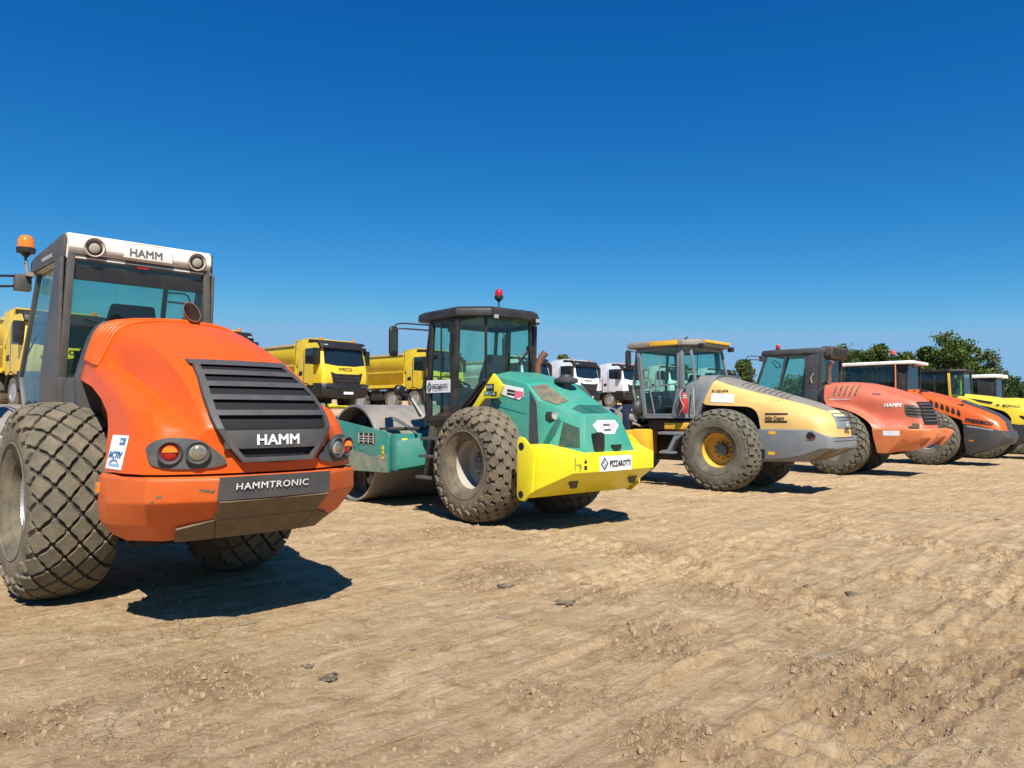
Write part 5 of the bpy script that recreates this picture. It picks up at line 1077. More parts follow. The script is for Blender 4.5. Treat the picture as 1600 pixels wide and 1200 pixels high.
    mb.loft([ring(.62, 1.0, -.02), ring(.60, 1.012, 0), ring(.22, 1.012, .42), ring(.20, 1.0, .42)]); place(mb, 'hood_surround', 'ac_grey', hood, smooth=40)
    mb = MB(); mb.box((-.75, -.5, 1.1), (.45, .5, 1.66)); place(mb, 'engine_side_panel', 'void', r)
    # writing on the left flank
    place(text_mb('R1-03-69A', .075, T, (.262, 3, 1.905), off=.010, bold=.02, sx=1.0, shear=.12, **LEFT), 'lettering', 'black_ink', hood, smooth=0)
    place(patch(T, [(-.28, 1.71), (.21, 1.695), (.20, 1.865), (-.26, 1.89)], (0, 3, 0), off=.006, thick=.002, res=.08, **LEFT), 'blank_sticker', 'white_sticker', hood)
    place(text_mb('Atlas Copco', .095, T, (-.845, 3, 1.375), off=.010, bold=.03, sx=.76, shear=.1, **LEFT), 'lettering', 'black_ink', hood, smooth=0)
    for z in (1.465, 1.322): place(patch(T, [(.85, z), (1.275, z), (1.275, z + .03), (.85, z + .03)], (0, 3, 0), off=.008, thick=.002, res=.08, **LEFT), 'black_bar', 'black_ink', hood)
    place(patch(T, [(1.03, 1.72), (1.09, 1.76), (1.075, 1.775), (1.02, 1.735)], (0, 3, 0), off=.006, thick=.002, **LEFT), 'scuff_mark', 'mud', hood)
    # bumper
    B = [[(-.74, .70, 1.20), (-1.72, .70, 1.20), (-1.84, .69, 1.13), (-1.96, .66, 1.075), (-2.02, .60, 1.07), (-2.05, 0, 1.07)],
         [(-.72, .735, 1.185), (-1.74, .735, 1.185), (-1.86, .715, 1.12), (-1.98, .68, 1.065), (-2.05, .62, 1.06), (-2.08, 0, 1.06)],
         [(-.72, .735, .85), (-1.60, .735, .85), (-1.86, .71, .86), (-1.98, .68, .87), (-2.05, .62, .87), (-2.08, 0, .87)],
         [(-.73, .735, .62), (-1.20, .735, .67), (-1.50, .72, .72), (-1.86, .66, .80), (-2.04, .61, .85), (-2.07, 0, .85)],
         [(-.76, .66, .58), (-1.15, .64, .60), (-1.35, .56, .60), (-1.50, .48, .60), (-1.55, .4, .60), (-1.56, 0, .60)]]
    def ring2(l): return [tuple(p) for p in l] + [mp3(p) for p in l[::-1][1:]]
    mb = MB(); mb.loft([ring2(l) for l in B[::-1]]); bp = place(mb, 'rear_bumper', 'ac_grey', r, bevel=.012, smooth=30); TB = bvh(bp)
    op = [(1.62, 1.08), (1.66, 1.15), (1.72, 1.155), (1.79, 1.10), (1.78, 1.06), (1.66, 1.03)]
    place(patch(TB, op, (0, 3, 0), off=.004, thick=.003, **LEFT), 'bumper_opening', 'void', bp)
    place(patch(TB, [(1.62, 1.02), (1.70, 1.005), (1.78, 1.03), (1.80, 1.07), (1.785, 1.055), (1.66, 1.03)], (0, 3, 0), off=.007, thick=.003, **LEFT), 'opening_lip', 'exhaust', bp)
    place(patch(TB, [(.79, .64), (.85, .64), (.85, .82), (.79, .82)], (0, 3, 0), off=.004, thick=.003, **LEFT), 'side_slot', 'void', bp)
    for u, z in ((.93, 1.10), (.91, .72)): place(patch(TB, [(u, z), (u + .13, z), (u + .13, z + .06), (u, z + .06)], (0, 3, 0), off=.004, thick=.002, **LEFT), 'yellow_label', 'amber_yellow', bp)
    place(patch(TB, [(.77, 1.208), (.90, 1.208), (.90, 1.25), (.77, 1.25)], (0, 3, 0), off=.02, thick=.002, **LEFT), 'yellow_label', 'amber_yellow', bp) if False else None
    place(patch(TB, [(-.55, .985), (.58, .985), (.58, .995), (-.55, .995)], (-4, 0, 0), off=.003, thick=.002, **REAR), 'plate_seam', 'void', bp)
    place(patch(TB, [(-.50, 1.045), (.45, 1.045), (.45, 1.056), (-.50, 1.056)], (-4, 0, 0), off=.003, thick=.002, **REAR), 'top_seam', 'void', bp)
    mb = MB(); mb.slab([(-2.06, .60, .855), (-2.06, -.60, .855), (-1.56, -.42, .605), (-1.56, .42, .605)], .012); place(mb, 'underside_plate', 'mud', bp)
    # cab with chamfered roof
    cols = [((2.02, .62, 2.82), (2.10, .66, 2.0), (1.92, .68, 1.42), .05, 'glass'),
            ((1.90, .76, 2.82), (1.80, .78, 2.0), (1.72, .78, 1.42), .07, 'glass'),
            ((.88, .76, 2.82), (.84, .78, 2.0), (1.02, .78, 1.42), .09, 'half'),
            ((.72, .66, 2.82), (.60, .70, 2.16), (.62, .66, 1.42), .05, 'half')]
    cab = cabin(r, cols, 'ac_grey', glass_side=G_TEAL, glass_rear=G_TEAL, seatx=1.35, seatz=1.50)
    mb = MB(); mb.beam((1.38, .78, 2.8), (1.36, .79, 2.05), .025, .025, Y); mb.beam((1.80, .79, 2.02), (.90, .79, 2.10), .03, .03, Y); mb.beam((1.60, .80, 2.0), (1.48, .80, 1.44), .025, .02, Y)
    mb.beam((1.84, .80, 2.7), (1.70, .80, 1.44), .04, .03, Y); mb.beam((.93, .80, 2.7), (.93, .80, 2.0), .04, .03, Y); mb.beam((.93, .80, 2.0), (1.07, .80, 1.44), .04, .03, Y); mb.beam((1.70, .80, 1.46), (1.06, .80, 1.46), .04, .03, Y)
    place(mb, 'door', 'ac_grey', cab, bevel=.005)
    mb = MB(); mb.slab([(.93, .765, 2.05), (.60, .69, 2.16), (.62, .66, 1.42), (.95, .765, 1.42)], .02); place(mb, 'corner_panel', 'ac_grey', cab)
    rf = roofpiece(cab, [(2.20, .55), (2.15, .84), (.78, .88), (.50, .62)], 2.86, 3.0, 'roof_grey', inset=.05, bevel=.03)
    mb = MB(); mb.box((.90, .872, 2.885), (1.55, .888, 2.975)); place(mb, 'roof_stripe', 'amber_yellow', rf, bevel=.005)
    mb = MB(); mb.box((.47, -.60, 2.93), (.60, .45, 2.985)); place(mb, 'roof_stripe', 'amber_yellow', rf, bevel=.01)
    for y in (.60, -.68):
        mb = MB(); mb.box((.46, y - .06, 2.80), (.56, y + .06, 2.90)); place(mb, 'work_light', 'black', rf, bevel=.01)
    mb = MB(); mb.tube([(.95, .86, 2.84), (.70, .80, 3.03)], .012, 6); mb.tube([(.62, .55, 2.75), (.66, .50, 2.25)], .008, 6); place(mb, 'wiper', 'black', cab)
    mirror_arm(r, [[(1.9, .78, 2.78), (2.05, .95, 2.82), (2.0, 1.02, 2.78)]], (1.98, 1.02, 2.62), hs=(.03, .08, .19))
    mirror_arm(r, [[(1.9, -.78, 2.78), (2.05, -.95, 2.82), (2.0, -1.02, 2.78)]], (1.98, -1.02, 2.62), hs=(.03, .08, .19))
    mb = MB(); mb.lathe([(-.05, .12), (.0, .16), (.05, .17), (.10, .1)], (1.86, .78, 1.62), 'x', 16); place(mb, 'front_work_light', 'anthracite', r)
    mb = MB(); mb.tube([(.58, .80, 2.0), (.56, .84, 1.7), (.55, .82, 1.45)], .012, 8, 4); place(mb, 'grab_rail', 'rim_pale', cab)
    # fire extinguisher strapped to the cab post
    e = thing('fire_extinguisher', r.matrix_basis @ Vector((.76, .86, 1.50)), R_(180 - 43), 'dusty red fire extinguisher strapped to the cab post of the pale yellow roller', 'extinguisher')
    mb = MB(); mb.lathe([(0, .055), (.03, .068), (.30, .068), (.36, .05), (.40, .022), (.42, .022), (.42, 0)], (0, 0, 0), 'z', 24); bd = place(mb, 'cylinder', 'red_ext', e, smooth=40)
    mb = MB(); mb.lathe([(.0, .03), (.03, .03), (.05, .015)], (0, 0, .42), 'z', 12); mb.beam((0, 0, .46), (-.06, .02, .49), .02, .012); mb.beam((0, 0, .46), (-.05, .03, .45), .02, .01); place(mb, 'valve', 'black', e)
    mb = MB(); mb.tube([(.0, .03, .45), (.05, .07, .40), (.03, .075, .25), (-.03, .075, .12), (.04, .07, .03), (.10, .04, -.06)], .010, 8, 4); place(mb, 'hose', 'rim_pale', e)
    mb = MB(); mb.lathe([(.29, .071), (.31, .071)], (0, 0, 0), 'z', 24, caps=False); mb.lathe([(.33, .064), (.35, .060)], (0, 0, 0), 'z', 24, caps=False); place(mb, 'strap', 'rim_pale', e)
    return r
M['lime_pale'] = mat('faded_yellow_ink', (0.80, 0.74, 0.30), .6)
M['roof_grey'] = mat('dusty_roof_grey', (0.22, 0.20, 0.17), .6, dirt=.4, scale=4)

# ================================================================== roller 4: faded red
def roller_red():
    r = thing('road_roller', (8.52, 18.78, 0), R_(180 - 44), 'faded salmon red roller with slotted hood and battered orange bumper, fourth along the row', 'road roller', 'road rollers parked in a row')
    for y, s_ in ((.765, 1), (-.765, -1)): wheel(r, 0, y, .785, 'diamond', 'rubber_olive', 'dark', s_)
    drum(r, 3.15, .8, .95)
    mb = MB(); mb.prism([(1.95, 1.0, .6), (4.1, 1.0, .6), (4.2, 1.0, 1.1), (1.95, 1.0, 1.15)], (0, .05, 0)); mb.mirror(); mb.box((1.8, -1.0, .62), (1.95, 1.0, 1.15)); place(mb, 'drum_frame', 'red_worn', r, bevel=.02)
    mb = MB(); mb.box((-.9, -.42, .5), (1.0, .42, 1.35)); mb.box((1.0, -.3, .5), (1.85, .3, 1.0)); mb.box((.4, -.65, 1.1), (1.9, .65, 1.50)); mb.lathe([(-.5, .19), (-.2, .24), (.2, .24), (.5, .19)], (0, 0, .785), 'y', 20); mb.box((-1.5, -.5, .7), (-.8, .5, 1.1)); place(mb, 'chassis', 'chassis', r, bevel=.02)
    L = [
        [(-.88, .90, 1.13), (-1.12, .80, 1.13), (-1.58, .68, 1.13), (-1.85, .64, 1.13), (-1.95, .40, 1.13), (-1.98, 0, 1.13)],
        [(-.84, .895, 1.22), (-1.04, .755, 1.22), (-1.48, .64, 1.22), (-1.82, .58, 1.22), (-1.94, .38, 1.22), (-1.97, 0, 1.22)],
        [(-.72, .88, 1.34), (-.90, .71, 1.35), (-1.40, .625, 1.35), (-1.80, .55, 1.36), (-1.92, .36, 1.36), (-1.95, 0, 1.36)],
        [(-.50, .86, 1.48), (-.68, .68, 1.50), (-1.33, .64, 1.50), (-1.78, .54, 1.50), (-1.89, .35, 1.51), (-1.92, 0, 1.52)],
        [(-.18, .83, 1.60), (-.40, .68, 1.64), (-1.25, .655, 1.66), (-1.74, .54, 1.66), (-1.84, .34, 1.68), (-1.87, 0, 1.69)],
        [(.20, .78, 1.68), (-.12, .69, 1.74), (-1.0, .66, 1.82), (-1.55, .52, 1.82), (-1.70, .32, 1.83), (-1.75, 0, 1.85)],
        [(.30, .74, 1.84), (-.05, .69, 1.88), (-.72, .64, 1.94), (-1.18, .50, 1.965), (-1.36, .31, 1.98), (-1.42, 0, 2.0)],
        [(.31, .70, 2.02), (.02, .66, 2.05), (-.42, .60, 2.08), (-.80, .47, 2.10), (-.98, .29, 2.12), (-1.04, 0, 2.13)],
        [(.31, .62, 2.17), (.08, .60, 2.19), (-.20, .53, 2.20), (-.46, .42, 2.215), (-.60, .26, 2.22), (-.65, 0, 2.225)],
        [(.31, .46, 2.25), (.20, .45, 2.255), (.05, .38, 2.26), (-.10, .30, 2.265), (-.20, .18, 2.27), (-.24, 0, 2.27)],
    ]
    mb = MB(); mb.loft(half_levels(L, 5, 4)); hood = place(mb, 'engine_hood', 'red_faded', r, smooth=60); T = bvh(hood)
    fr = [(.76, 1.45), (.77, 1.75), (.745, 1.90), (.71, 2.04), (.63, 2.18), (.47, 2.27), (0, 2.29)]; ring = lambda x, k: [(x, y * k, z) for y, z in fr] + [(x, -y * k, z) for y, z in fr[::-1][1:]]
    mb = MB(); mb.loft([ring(.44, .98), ring(.42, 1.01), ring(.315, 1.01), ring(.31, 1.0)]); place(mb, 'hood_surround', 'black', hood, smooth=40)
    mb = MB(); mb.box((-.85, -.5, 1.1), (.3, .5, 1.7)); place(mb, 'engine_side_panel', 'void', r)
    for k in range(5):
        u = -.14 + k * .125; mb = patch(T, [(u + .03, 1.90), (u + .055, 1.885), (u + .075, 1.91), (u + .13, 2.14), (u + .135, 2.18), (u + .10, 2.18), (u + .085, 2.14)], (0, 3, 0), off=.006, thick=.003, res=.05, **LEFT)
        q = place(mb, 'air_slot', 'slot_mesh', hood, smooth=40)
        mb = patch(T, [(u + .03, 1.885), (u + .055, 1.875), (u + .06, 1.885), (u + .04, 1.90)], (0, 3, 0), off=.010, thick=.003, **LEFT); place(mb, 'slot_lip', 'pale_pink', q)
    place(text_mb('HAMMTRONIC', .045, T, (.17, 3, 1.815), off=.008, bold=.02, sx=1.6, **LEFT), 'lettering', 'white_ink', hood, smooth=0)
    place(text_mb('HAMM', .13, T, (-1.06, 3, 1.64), off=.010, bold=.035, sx=.95, shear=.25, **LEFT), 'lettering', 'white_ink', hood, smooth=0)
    place(patch(T, [(.80, 1.945), (.98, 1.925), (.98, 1.955), (.80, 1.975)], (0, 3, 0), off=.006, thick=.003, **LEFT), 'side_vent', 'anthracite', hood)
    # corner grille
    g = place(patch(T, [(1.50, 1.70), (1.90, 1.66), (1.90, 1.36), (1.56, 1.42), (1.51, 1.50)], (0, 3, 0), off=.006, thick=.004, res=.05, **LEFT), 'corner_grille', 'cab_grey', hood, smooth=40)
    for z in (1.46, 1.53, 1.60): place(patch(T, [(1.54, z), (1.89, z - .03), (1.89, z + .0), (1.54, z + .03)], (0, 3, 0), off=.012, thick=.004, res=.05, **LEFT), 'grille_slot', 'void', g, smooth=40)
    g = place(patch(T, [(-.50, 1.22), (.50, 1.22), (.50, 1.72), (.44, 1.76), (-.44, 1.76), (-.50, 1.72)], (-4, 0, 0), off=.008, thick=.004, res=.05, **REAR), 'rear_grille', 'void', hood, smooth=40)
    for z in (1.30, 1.38, 1.46, 1.54, 1.62, 1.69): place(patch(T, [(-.48, z), (.48, z), (.48, z + .025), (-.48, z + .025)], (-4, 0, 0), off=.03, thick=.018, res=.1, **REAR), 'grille_bar', 'cab_grey', g, smooth=40)
    B = [[(-.88, .90, 1.13), (-1.70, .90, 1.13), (-1.92, .74, 1.13), (-2.05, .68, 1.13), (-2.08, 0, 1.13)],
         [(-.87, .915, 1.10), (-1.68, .915, 1.10), (-1.93, .75, 1.10), (-2.07, .69, 1.10), (-2.10, 0, 1.10)],
         [(-.90, .915, .90), (-1.50, .915, .90), (-1.90, .74, .92), (-2.05, .68, .93), (-2.08, 0, .93)],
         [(-.98, .91, .56), (-1.18, .90, .56), (-1.66, .66, .72), (-1.80, .60, .76), (-1.84, 0, .76)],
         [(-1.0, .80, .54), (-1.15, .78, .54), (-1.40, .55, .60), (-1.5, .5, .60), (-1.5, 0, .60)]]
    def ring2(l): return [tuple(p) for p in l] + [mp3(p) for p in l[::-1][1:]]
    mb = MB(); mb.loft([ring2(l) for l in B[::-1]]); bp = place(mb, 'rear_bumper', 'red_worn', r, bevel=.012, smooth=30); TB = bvh(bp)
    place(patch(TB, [(1.12, .97), (1.48, .97), (1.48, 1.085), (1.12, 1.085)], (0, 3, 0), off=.004, thick=.002, **LEFT), 'torn_sticker', 'white_sticker', bp)
    for y in (.60, -.62):
        mb = MB(); mb.prism([(-2.04, y, 1.14), (-2.18, y, 1.10), (-2.20, y, 1.04), (-2.12, y, .90), (-1.95, y, .72), (-1.80, y, .70), (-1.95, y, 1.0)], (0, -.12, 0)); place(mb, 'bumper_horn', 'red_worn', bp, bevel=.02)
    mb = MB(); mb.box((-1.78, .80, 1.14), (-1.62, .72, 1.20)); mb.box((-1.83, .62, 1.14), (-1.70, .76, 1.26)); place(mb, 'tail_lamp', 'mud', hood, bevel=.02)
    cols = [((1.80, .66, 3.02), (2.12, .72, 2.1), (1.95, .72, 1.50), .06, 'glass'), ((1.28, .66, 3.02), (1.45, .72, 2.1), (1.42, .72, 1.50), .05, 'glass'),
            ((.78, .66, 3.02), (.76, .72, 2.1), (.80, .72, 1.50), .04, 'solid'), ((.38, .62, 3.02), (.42, .68, 2.1), (.44, .70, 1.50), .08, 'half')]
    cab = cabin(r, cols, 'anthracite', glass_side=G_TEAL, glass_rear=G_TEAL, seatx=1.3, seatz=1.7)
    rf = roofpiece(cab, [(1.95, .70), (.70, .72), (.30, .60)], 3.0, 3.15, 'anthracite', inset=.03, bevel=.02)
    mb = MB(); mb.loft([[(.36, y, z0), (.18, y, z0 + .02), (.15, y, z1 - .04), (.22, y, z1), (.42, y, z1)] for y, z0, z1 in ((.56, 2.93, 3.14), (.50, 2.86, 3.19), (-.50, 2.86, 3.19), (-.56, 2.93, 3.14))]); ac = place(mb, 'roof_cooler', 'cooler_mesh', rf, bevel=.02)
    mb = MB()
    for k in range(9): mb.box((.135, .45 - k * .11, 2.90), (.15, .46 - k * .11, 3.14))
    place(mb, 'cooler_ribs', 'black', ac)
    beacon(r, (1.62, .40, 3.14), -.02, 'red_lens', .055, .12)
    mb = MB(); mb.box((1.84, .66, 2.86), (1.96, .82, 3.0)); place(mb, 'mirror_bracket', 'anthracite', r, bevel=.02)
    mirror_arm(r, [[(1.9, .82, 2.99), (2.10, 1.10, 2.99), (2.14, 1.18, 2.90)], [(1.9, .82, 2.90), (2.10, 1.08, 2.90), (2.12, 1.15, 2.88)], [(2.14, 1.18, 2.90), (2.15, 1.18, 2.5)]], (2.02, 1.16, 2.55), hs=(.02, .05, .20))
    mb = MB(); mb.tube([(.25, .52, 2.15), (.25, .52, 2.62), (.15, .56, 2.78)], [.06, .058, .06], 16); place(mb, 'exhaust_pipe', 'exhaust_grey', r, smooth=50)
    mb = MB(); mb.tube([(.60, .73, 2.25), (.62, .75, 2.38), (.55, .73, 2.5)], .012, 6, 3); place(mb, 'door_handle', 'chrome', cab)
    mb = MB(); mb.tube([(1.7, .5, 2.9), (1.55, .4, 2.75), (1.7, .3, 2.7), (1.75, .45, 2.85)], .012, 6, 4); place(mb, 'inside_cable', 'black', cab)
    return r
M['slot_mesh'] = mat('dusty_slot_mesh', (0.04, 0.03, 0.025), .9, dirt=.95, dcol=(.30, .22, .13), scale=16, thr=.42)
M['cooler_mesh'] = mat('dusty_cooler', (0.05, 0.047, 0.04), .8, dirt=.7, dcol=(.14, .12, .09), scale=9)
M['exhaust_grey'] = mat('brown_grey_steel', (0.17, 0.10, 0.08), .6, .3, dirt=.5, scale=8)

# ================================================================== roller 5: orange wedge hood, dark bumper
def roller_mateco():
    r = thing('road_roller', (12.67, 22.13, 0), R_(180 - 44), 'orange wedge-hooded roller with dark grey lower body and row of black side vents', 'road roller', 'road rollers parked in a row')
    for y, s_ in ((.765, 1), (-.765, -1)): wheel(r, 0, y, .785, 'diamond', 'rubber_olive', 'grey', s_)
    drum(r, 3.15, .8, .95)
    mb = MB(); mb.box((-.9, -.42, .5), (1.0, .42, 1.35)); mb.box((1.0, -.3, .5), (2.5, .3, 1.0)); mb.box((.7, -.65, 1.1), (2.2, .65, 1.50)); mb.box((2.4, -1.0, .6), (2.5, 1.0, 1.1)); mb.lathe([(-.5, .19), (-.2, .24), (.2, .24), (.5, .19)], (0, 0, .785), 'y', 20); place(mb, 'chassis', 'chassis', r, bevel=.02)
    L = [
        [(-.86, .74, 1.20), (-1.30, .74, 1.12), (-1.60, .73, 1.05), (-1.80, .66, 1.01), (-1.88, .45, 1.0), (-1.90, 0, 1.0)],
        [(-.84, .74, 1.30), (-1.28, .74, 1.22), (-1.56, .72, 1.15), (-1.76, .64, 1.12), (-1.85, .44, 1.11), (-1.88, 0, 1.11)],
        [(-.62, .73, 1.38), (-1.18, .72, 1.36), (-1.48, .70, 1.29), (-1.68, .62, 1.25), (-1.80, .43, 1.26), (-1.84, 0, 1.28)],
        [(-.28, .72, 1.54), (-.90, .70, 1.51), (-1.30, .67, 1.44), (-1.52, .59, 1.38), (-1.64, .41, 1.40), (-1.68, 0, 1.44)],
        [(.20, .70, 1.72), (-.30, .68, 1.76), (-.80, .65, 1.68), (-1.10, .57, 1.58), (-1.22, .39, 1.60), (-1.26, 0, 1.66)],
        [(.78, .68, 1.92), (.25, .66, 1.97), (-.15, .62, 1.91), (-.48, .54, 1.82), (-.62, .38, 1.84), (-.68, 0, 1.90)],
        [(.86, .66, 2.10), (.62, .64, 2.12), (.34, .59, 2.08), (.10, .50, 2.02), (-.02, .36, 2.03), (-.08, 0, 2.08)],
        [(.86, .56, 2.22), (.78, .54, 2.22), (.68, .49, 2.21), (.58, .42, 2.20), (.50, .30, 2.20), (.46, 0, 2.22)],
    ]
    mb = MB(); mb.loft(half_levels(L, 4, 3)); hood = place(mb, 'engine_hood', 'mateco', r, smooth=50); T = bvh(hood)
    for k in range(6):
        u = .02 + k * .14; z = 1.80 - k * .058; mb = patch(T, [(u, z - .06), (u + .08, z - .12), (u + .10, z - .06), (u + .08, z + .03), (u + .02, z + .10)], (0, 3, 0), off=.006, thick=.003, res=.05, **LEFT); place(mb, 'side_vent', 'void', hood, smooth=40)
    for u in (-.60, -.33): place(patch(T, [(u, 2.09), (u + .16, 2.04), (u + .19, 2.17), (u + .03, 2.21)], (0, 3, 0), off=.006, thick=.003, res=.06, **LEFT), 'upper_vent', 'void', hood, smooth=40)
    place(text_mb('mateco', .20, T, (-.93, 3, 1.26), dict(U=1)['U'] and (-X - Z * .16).normalized(), Z, -Y, off=.010, bold=.045, sx=1.12, shear=.1), 'lettering', 'black_ink', hood, smooth=0)
    topk = dict(U=-X, V=-Y, d=-Z)
    place(patch(T, [(.75, -.33), (1.5, -.33), (1.78, -.30), (1.78, .30), (1.5, .33), (.75, .33)], (0, 0, 4), off=.014, thick=.010, res=.06, **topk), 'tail_cover', 'anthracite', hood, smooth=40)
    place(patch(T, [(-.36, 1.02), (.36, 1.02), (.36, 1.34), (.30, 1.42), (-.30, 1.42), (-.36, 1.34)], (-4, 0, 0), off=.012, thick=.008, res=.06, **REAR), 'rear_grille', 'anthracite', hood, smooth=40)
    B = [[(-.88, .76, 1.19), (-1.30, .76, 1.11), (-1.62, .745, 1.04), (-1.84, .68, 1.0), (-1.95, .45, .99), (-1.98, 0, .99)],
         [(-.90, .76, .70), (-1.35, .76, .72), (-1.66, .745, .76), (-1.90, .68, .79), (-2.0, .45, .80), (-2.03, 0, .80)],
         [(-.95, .76, .33), (-1.10, .76, .36), (-1.45, .74, .47), (-1.78, .66, .60), (-1.92, .44, .64), (-1.95, 0, .64)],
         [(-.98, .68, .31), (-1.05, .66, .33), (-1.30, .62, .40), (-1.5, .5, .46), (-1.55, .4, .48), (-1.56, 0, .48)]]
    def ring2(l): return [tuple(p) for p in l] + [mp3(p) for p in l[::-1][1:]]
    mb = MB(); mb.loft([ring2(l) for l in B[::-1]]); bp = place(mb, 'rear_bumper', 'anthracite', r, bevel=.012, smooth=30); TB = bvh(bp)
    place(text_mb('HAMMTRONIC', .055, TB, (-.98, 3, 1.105), (-X - Z * .17).normalized(), Z, -Y, off=.008, bold=.02, sx=1.7), 'lettering', 'white_ink', bp, smooth=0)
    place(patch(TB, [(1.02, .70), (1.13, .70), (1.13, .735), (1.02, .735)], (0, 3, 0), off=.006, thick=.002, **LEFT), 'reflector', 'amber_lens', bp)
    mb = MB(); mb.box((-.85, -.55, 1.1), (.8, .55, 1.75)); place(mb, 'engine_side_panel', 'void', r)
    cols = [((2.30, .66, 2.95), (2.45, .72, 2.1), (2.25, .72, 1.50), .06, 'glass'), ((1.55, .66, 2.95), (1.55, .72, 2.1), (1.55, .72, 1.50), .04, 'glass'),
            ((.88, .66, 2.95), (.88, .72, 2.1), (.88, .72, 1.50), .12, 'solid'), ((.58, .60, 2.95), (.60, .66, 2.1), (.62, .68, 1.50), .07, 'half')]
    cab = cabin(r, cols, 'cab_grey2', glass_side=G_DARK, glass_rear=G_DARK, seatx=1.5, seatz=1.6)
    rf = roofpiece(cab, [(2.50, .66), (2.45, .78), (.42, .80), (.34, .70)], 2.955, 3.06, 'white', inset=.04, bevel=.015)
    mb = MB(); mb.tube([(.86, .78, 2.98), (.86, .79, 2.2)], .022, 8); place(mb, 'grab_rail', 'red_worn', cab)
    beacon(r, (.95, .70, 3.05), .12, 'orange_dome', .07, .15, .01)
    M_ = MB(); M_.box((.34, .55, 2.84), (.44, .68, 2.94)); place(M_, 'work_light', 'anthracite', rf, bevel=.01)
    return r
M['orange_dome'] = mat('red_orange_lens', (0.6, 0.06, 0.01), .2, coat=.5)

# ================================================================== roller 6: yellow with black cab roof
def roller_yellow():
    r = thing('road_roller', (16.17, 25.14, 0), R_(180 - 44), 'bright yellow roller with black cab roof, cut off by the right edge', 'road roller', 'road rollers parked in a row')
    for y, s_ in ((.765, 1), (-.765, -1)): wheel(r, 0, y, .785, 'diamond', 'rubber_olive', 'grey', s_)
    drum(r, 3.15, .8, .95)
    mb = MB(); mb.box((-.9, -.42, .5), (1.0, .42, 1.35)); mb.box((1.0, -.3, .5), (2.5, .3, 1.0)); mb.box((.9, -.65, 1.1), (2.0, .65, 1.50)); mb.box((2.4, -1.0, .6), (2.5, 1.0, 1.1)); mb.lathe([(-.5, .19), (-.2, .24), (.2, .24), (.5, .19)], (0, 0, .785), 'y', 20); place(mb, 'chassis', 'chassis', r, bevel=.02)
    L = [
        [(-.80, .72, 1.14), (-1.20, .72, 1.10), (-1.60, .70, 1.08), (-1.85, .60, 1.06), (-1.93, .4, 1.05), (-1.95, 0, 1.05)],
        [(-.78, .72, 1.35), (-1.18, .71, 1.32), (-1.55, .68, 1.28), (-1.80, .58, 1.26), (-1.88, .4, 1.26), (-1.90, 0, 1.26)],
        [(-.60, .71, 1.55), (-1.0, .69, 1.53), (-1.40, .66, 1.48), (-1.65, .56, 1.45), (-1.75, .38, 1.46), (-1.78, 0, 1.48)],
        [(.0, .70, 1.74), (-.50, .68, 1.76), (-.95, .64, 1.70), (-1.25, .54, 1.64), (-1.36, .37, 1.66), (-1.40, 0, 1.70)],
        [(.80, .68, 1.88), (.25, .66, 1.95), (-.30, .61, 1.92), (-.65, .52, 1.86), (-.80, .36, 1.88), (-.85, 0, 1.91)],
        [(1.0, .66, 2.02), (.75, .64, 2.06), (.35, .58, 2.05), (.02, .49, 2.02), (-.10, .34, 2.03), (-.15, 0, 2.06)],
        [(1.0, .56, 2.13), (.92, .54, 2.14), (.80, .49, 2.14), (.68, .40, 2.14), (.60, .28, 2.14), (.56, 0, 2.15)],
    ]
    mb = MB(); mb.loft(half_levels(L, 4, 3)); hood = place(mb, 'engine_hood', 'bomag', r, smooth=50); T = bvh(hood)
    place(patch(T, [(-.42, 2.0), (.30, 1.86), (.24, 1.78), (-.10, 1.86)], (0, 3, 0), off=.006, thick=.003, res=.06, **LEFT), 'side_window_panel', 'void', hood)
    place(patch(T, [(1.02, 1.42), (1.45, 1.32), (1.50, 1.12), (1.35, 1.12), (1.02, 1.36)], (0, 3, 0), off=.006, thick=.003, res=.06, **LEFT), 'side_vent', 'void', hood)
    place(text_mb('BOMAG', .12, T, (-.55, 3, 1.70), (-X - Z * .06).normalized(), Z, -Y, off=.010, bold=.04, sx=1.1), 'lettering', 'black_ink', hood, smooth=0)
    e = MB()
    for a, b in (((.36, 1.72), (.40, 1.79)), ((.43, 1.72), (.40, 1.79)), ((.40, 1.72), (.46, 1.79))): 
        q = patch(T, [(a[0], a[1]), (a[0] + .03, a[1]), (b[0] + .03, b[1]), (b[0], b[1])], (0, 3, 0), off=.010, thick=.001, **LEFT); e.add(q.v, q.f)
    place(e, 'emblem', 'black_ink', hood)
    mb = MB(); mb.prism([(-.85, -.75, .45), (-1.5, -.75, .55), (-2.0, -.7, .75), (-2.0, -.7, 1.12), (-.85, -.75, 1.12)], (0, 1.5, 0)); place(mb, 'rear_bumper', 'anthracite', r, bevel=.03)
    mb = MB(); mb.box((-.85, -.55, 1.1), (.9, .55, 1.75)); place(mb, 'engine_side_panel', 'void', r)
    cols = [((1.95, .70, 2.88), (2.05, .74, 2.1), (1.95, .74, 1.50), .07, 'glass'), ((1.42, .70, 2.88), (1.42, .74, 2.1), (1.42, .74, 1.50), .06, 'glass'),
            ((1.00, .70, 2.88), (.96, .74, 2.1), (.96, .74, 1.50), .10, 'glass'), ((.60, .52, 2.88), (.58, .58, 2.1), (.60, .62, 1.50), .07, 'half')]
    cab = cabin(r, cols, 'cab_grey2', glass_side=G_DARK, glass_rear=G_TEAL, seatx=1.3, seatz=1.6)
    rf = roofpiece(cab, [(2.15, .76), (.95, .80), (.48, .55)], 2.90, 2.99, 'black', inset=.03, bevel=.02)
    mb = MB(); mb.beam((.97, .78, 2.86), (.93, .80, 2.0), .07, .07, Y); place(mb, 'yellow_post', 'amber_yellow', cab, bevel=.01)
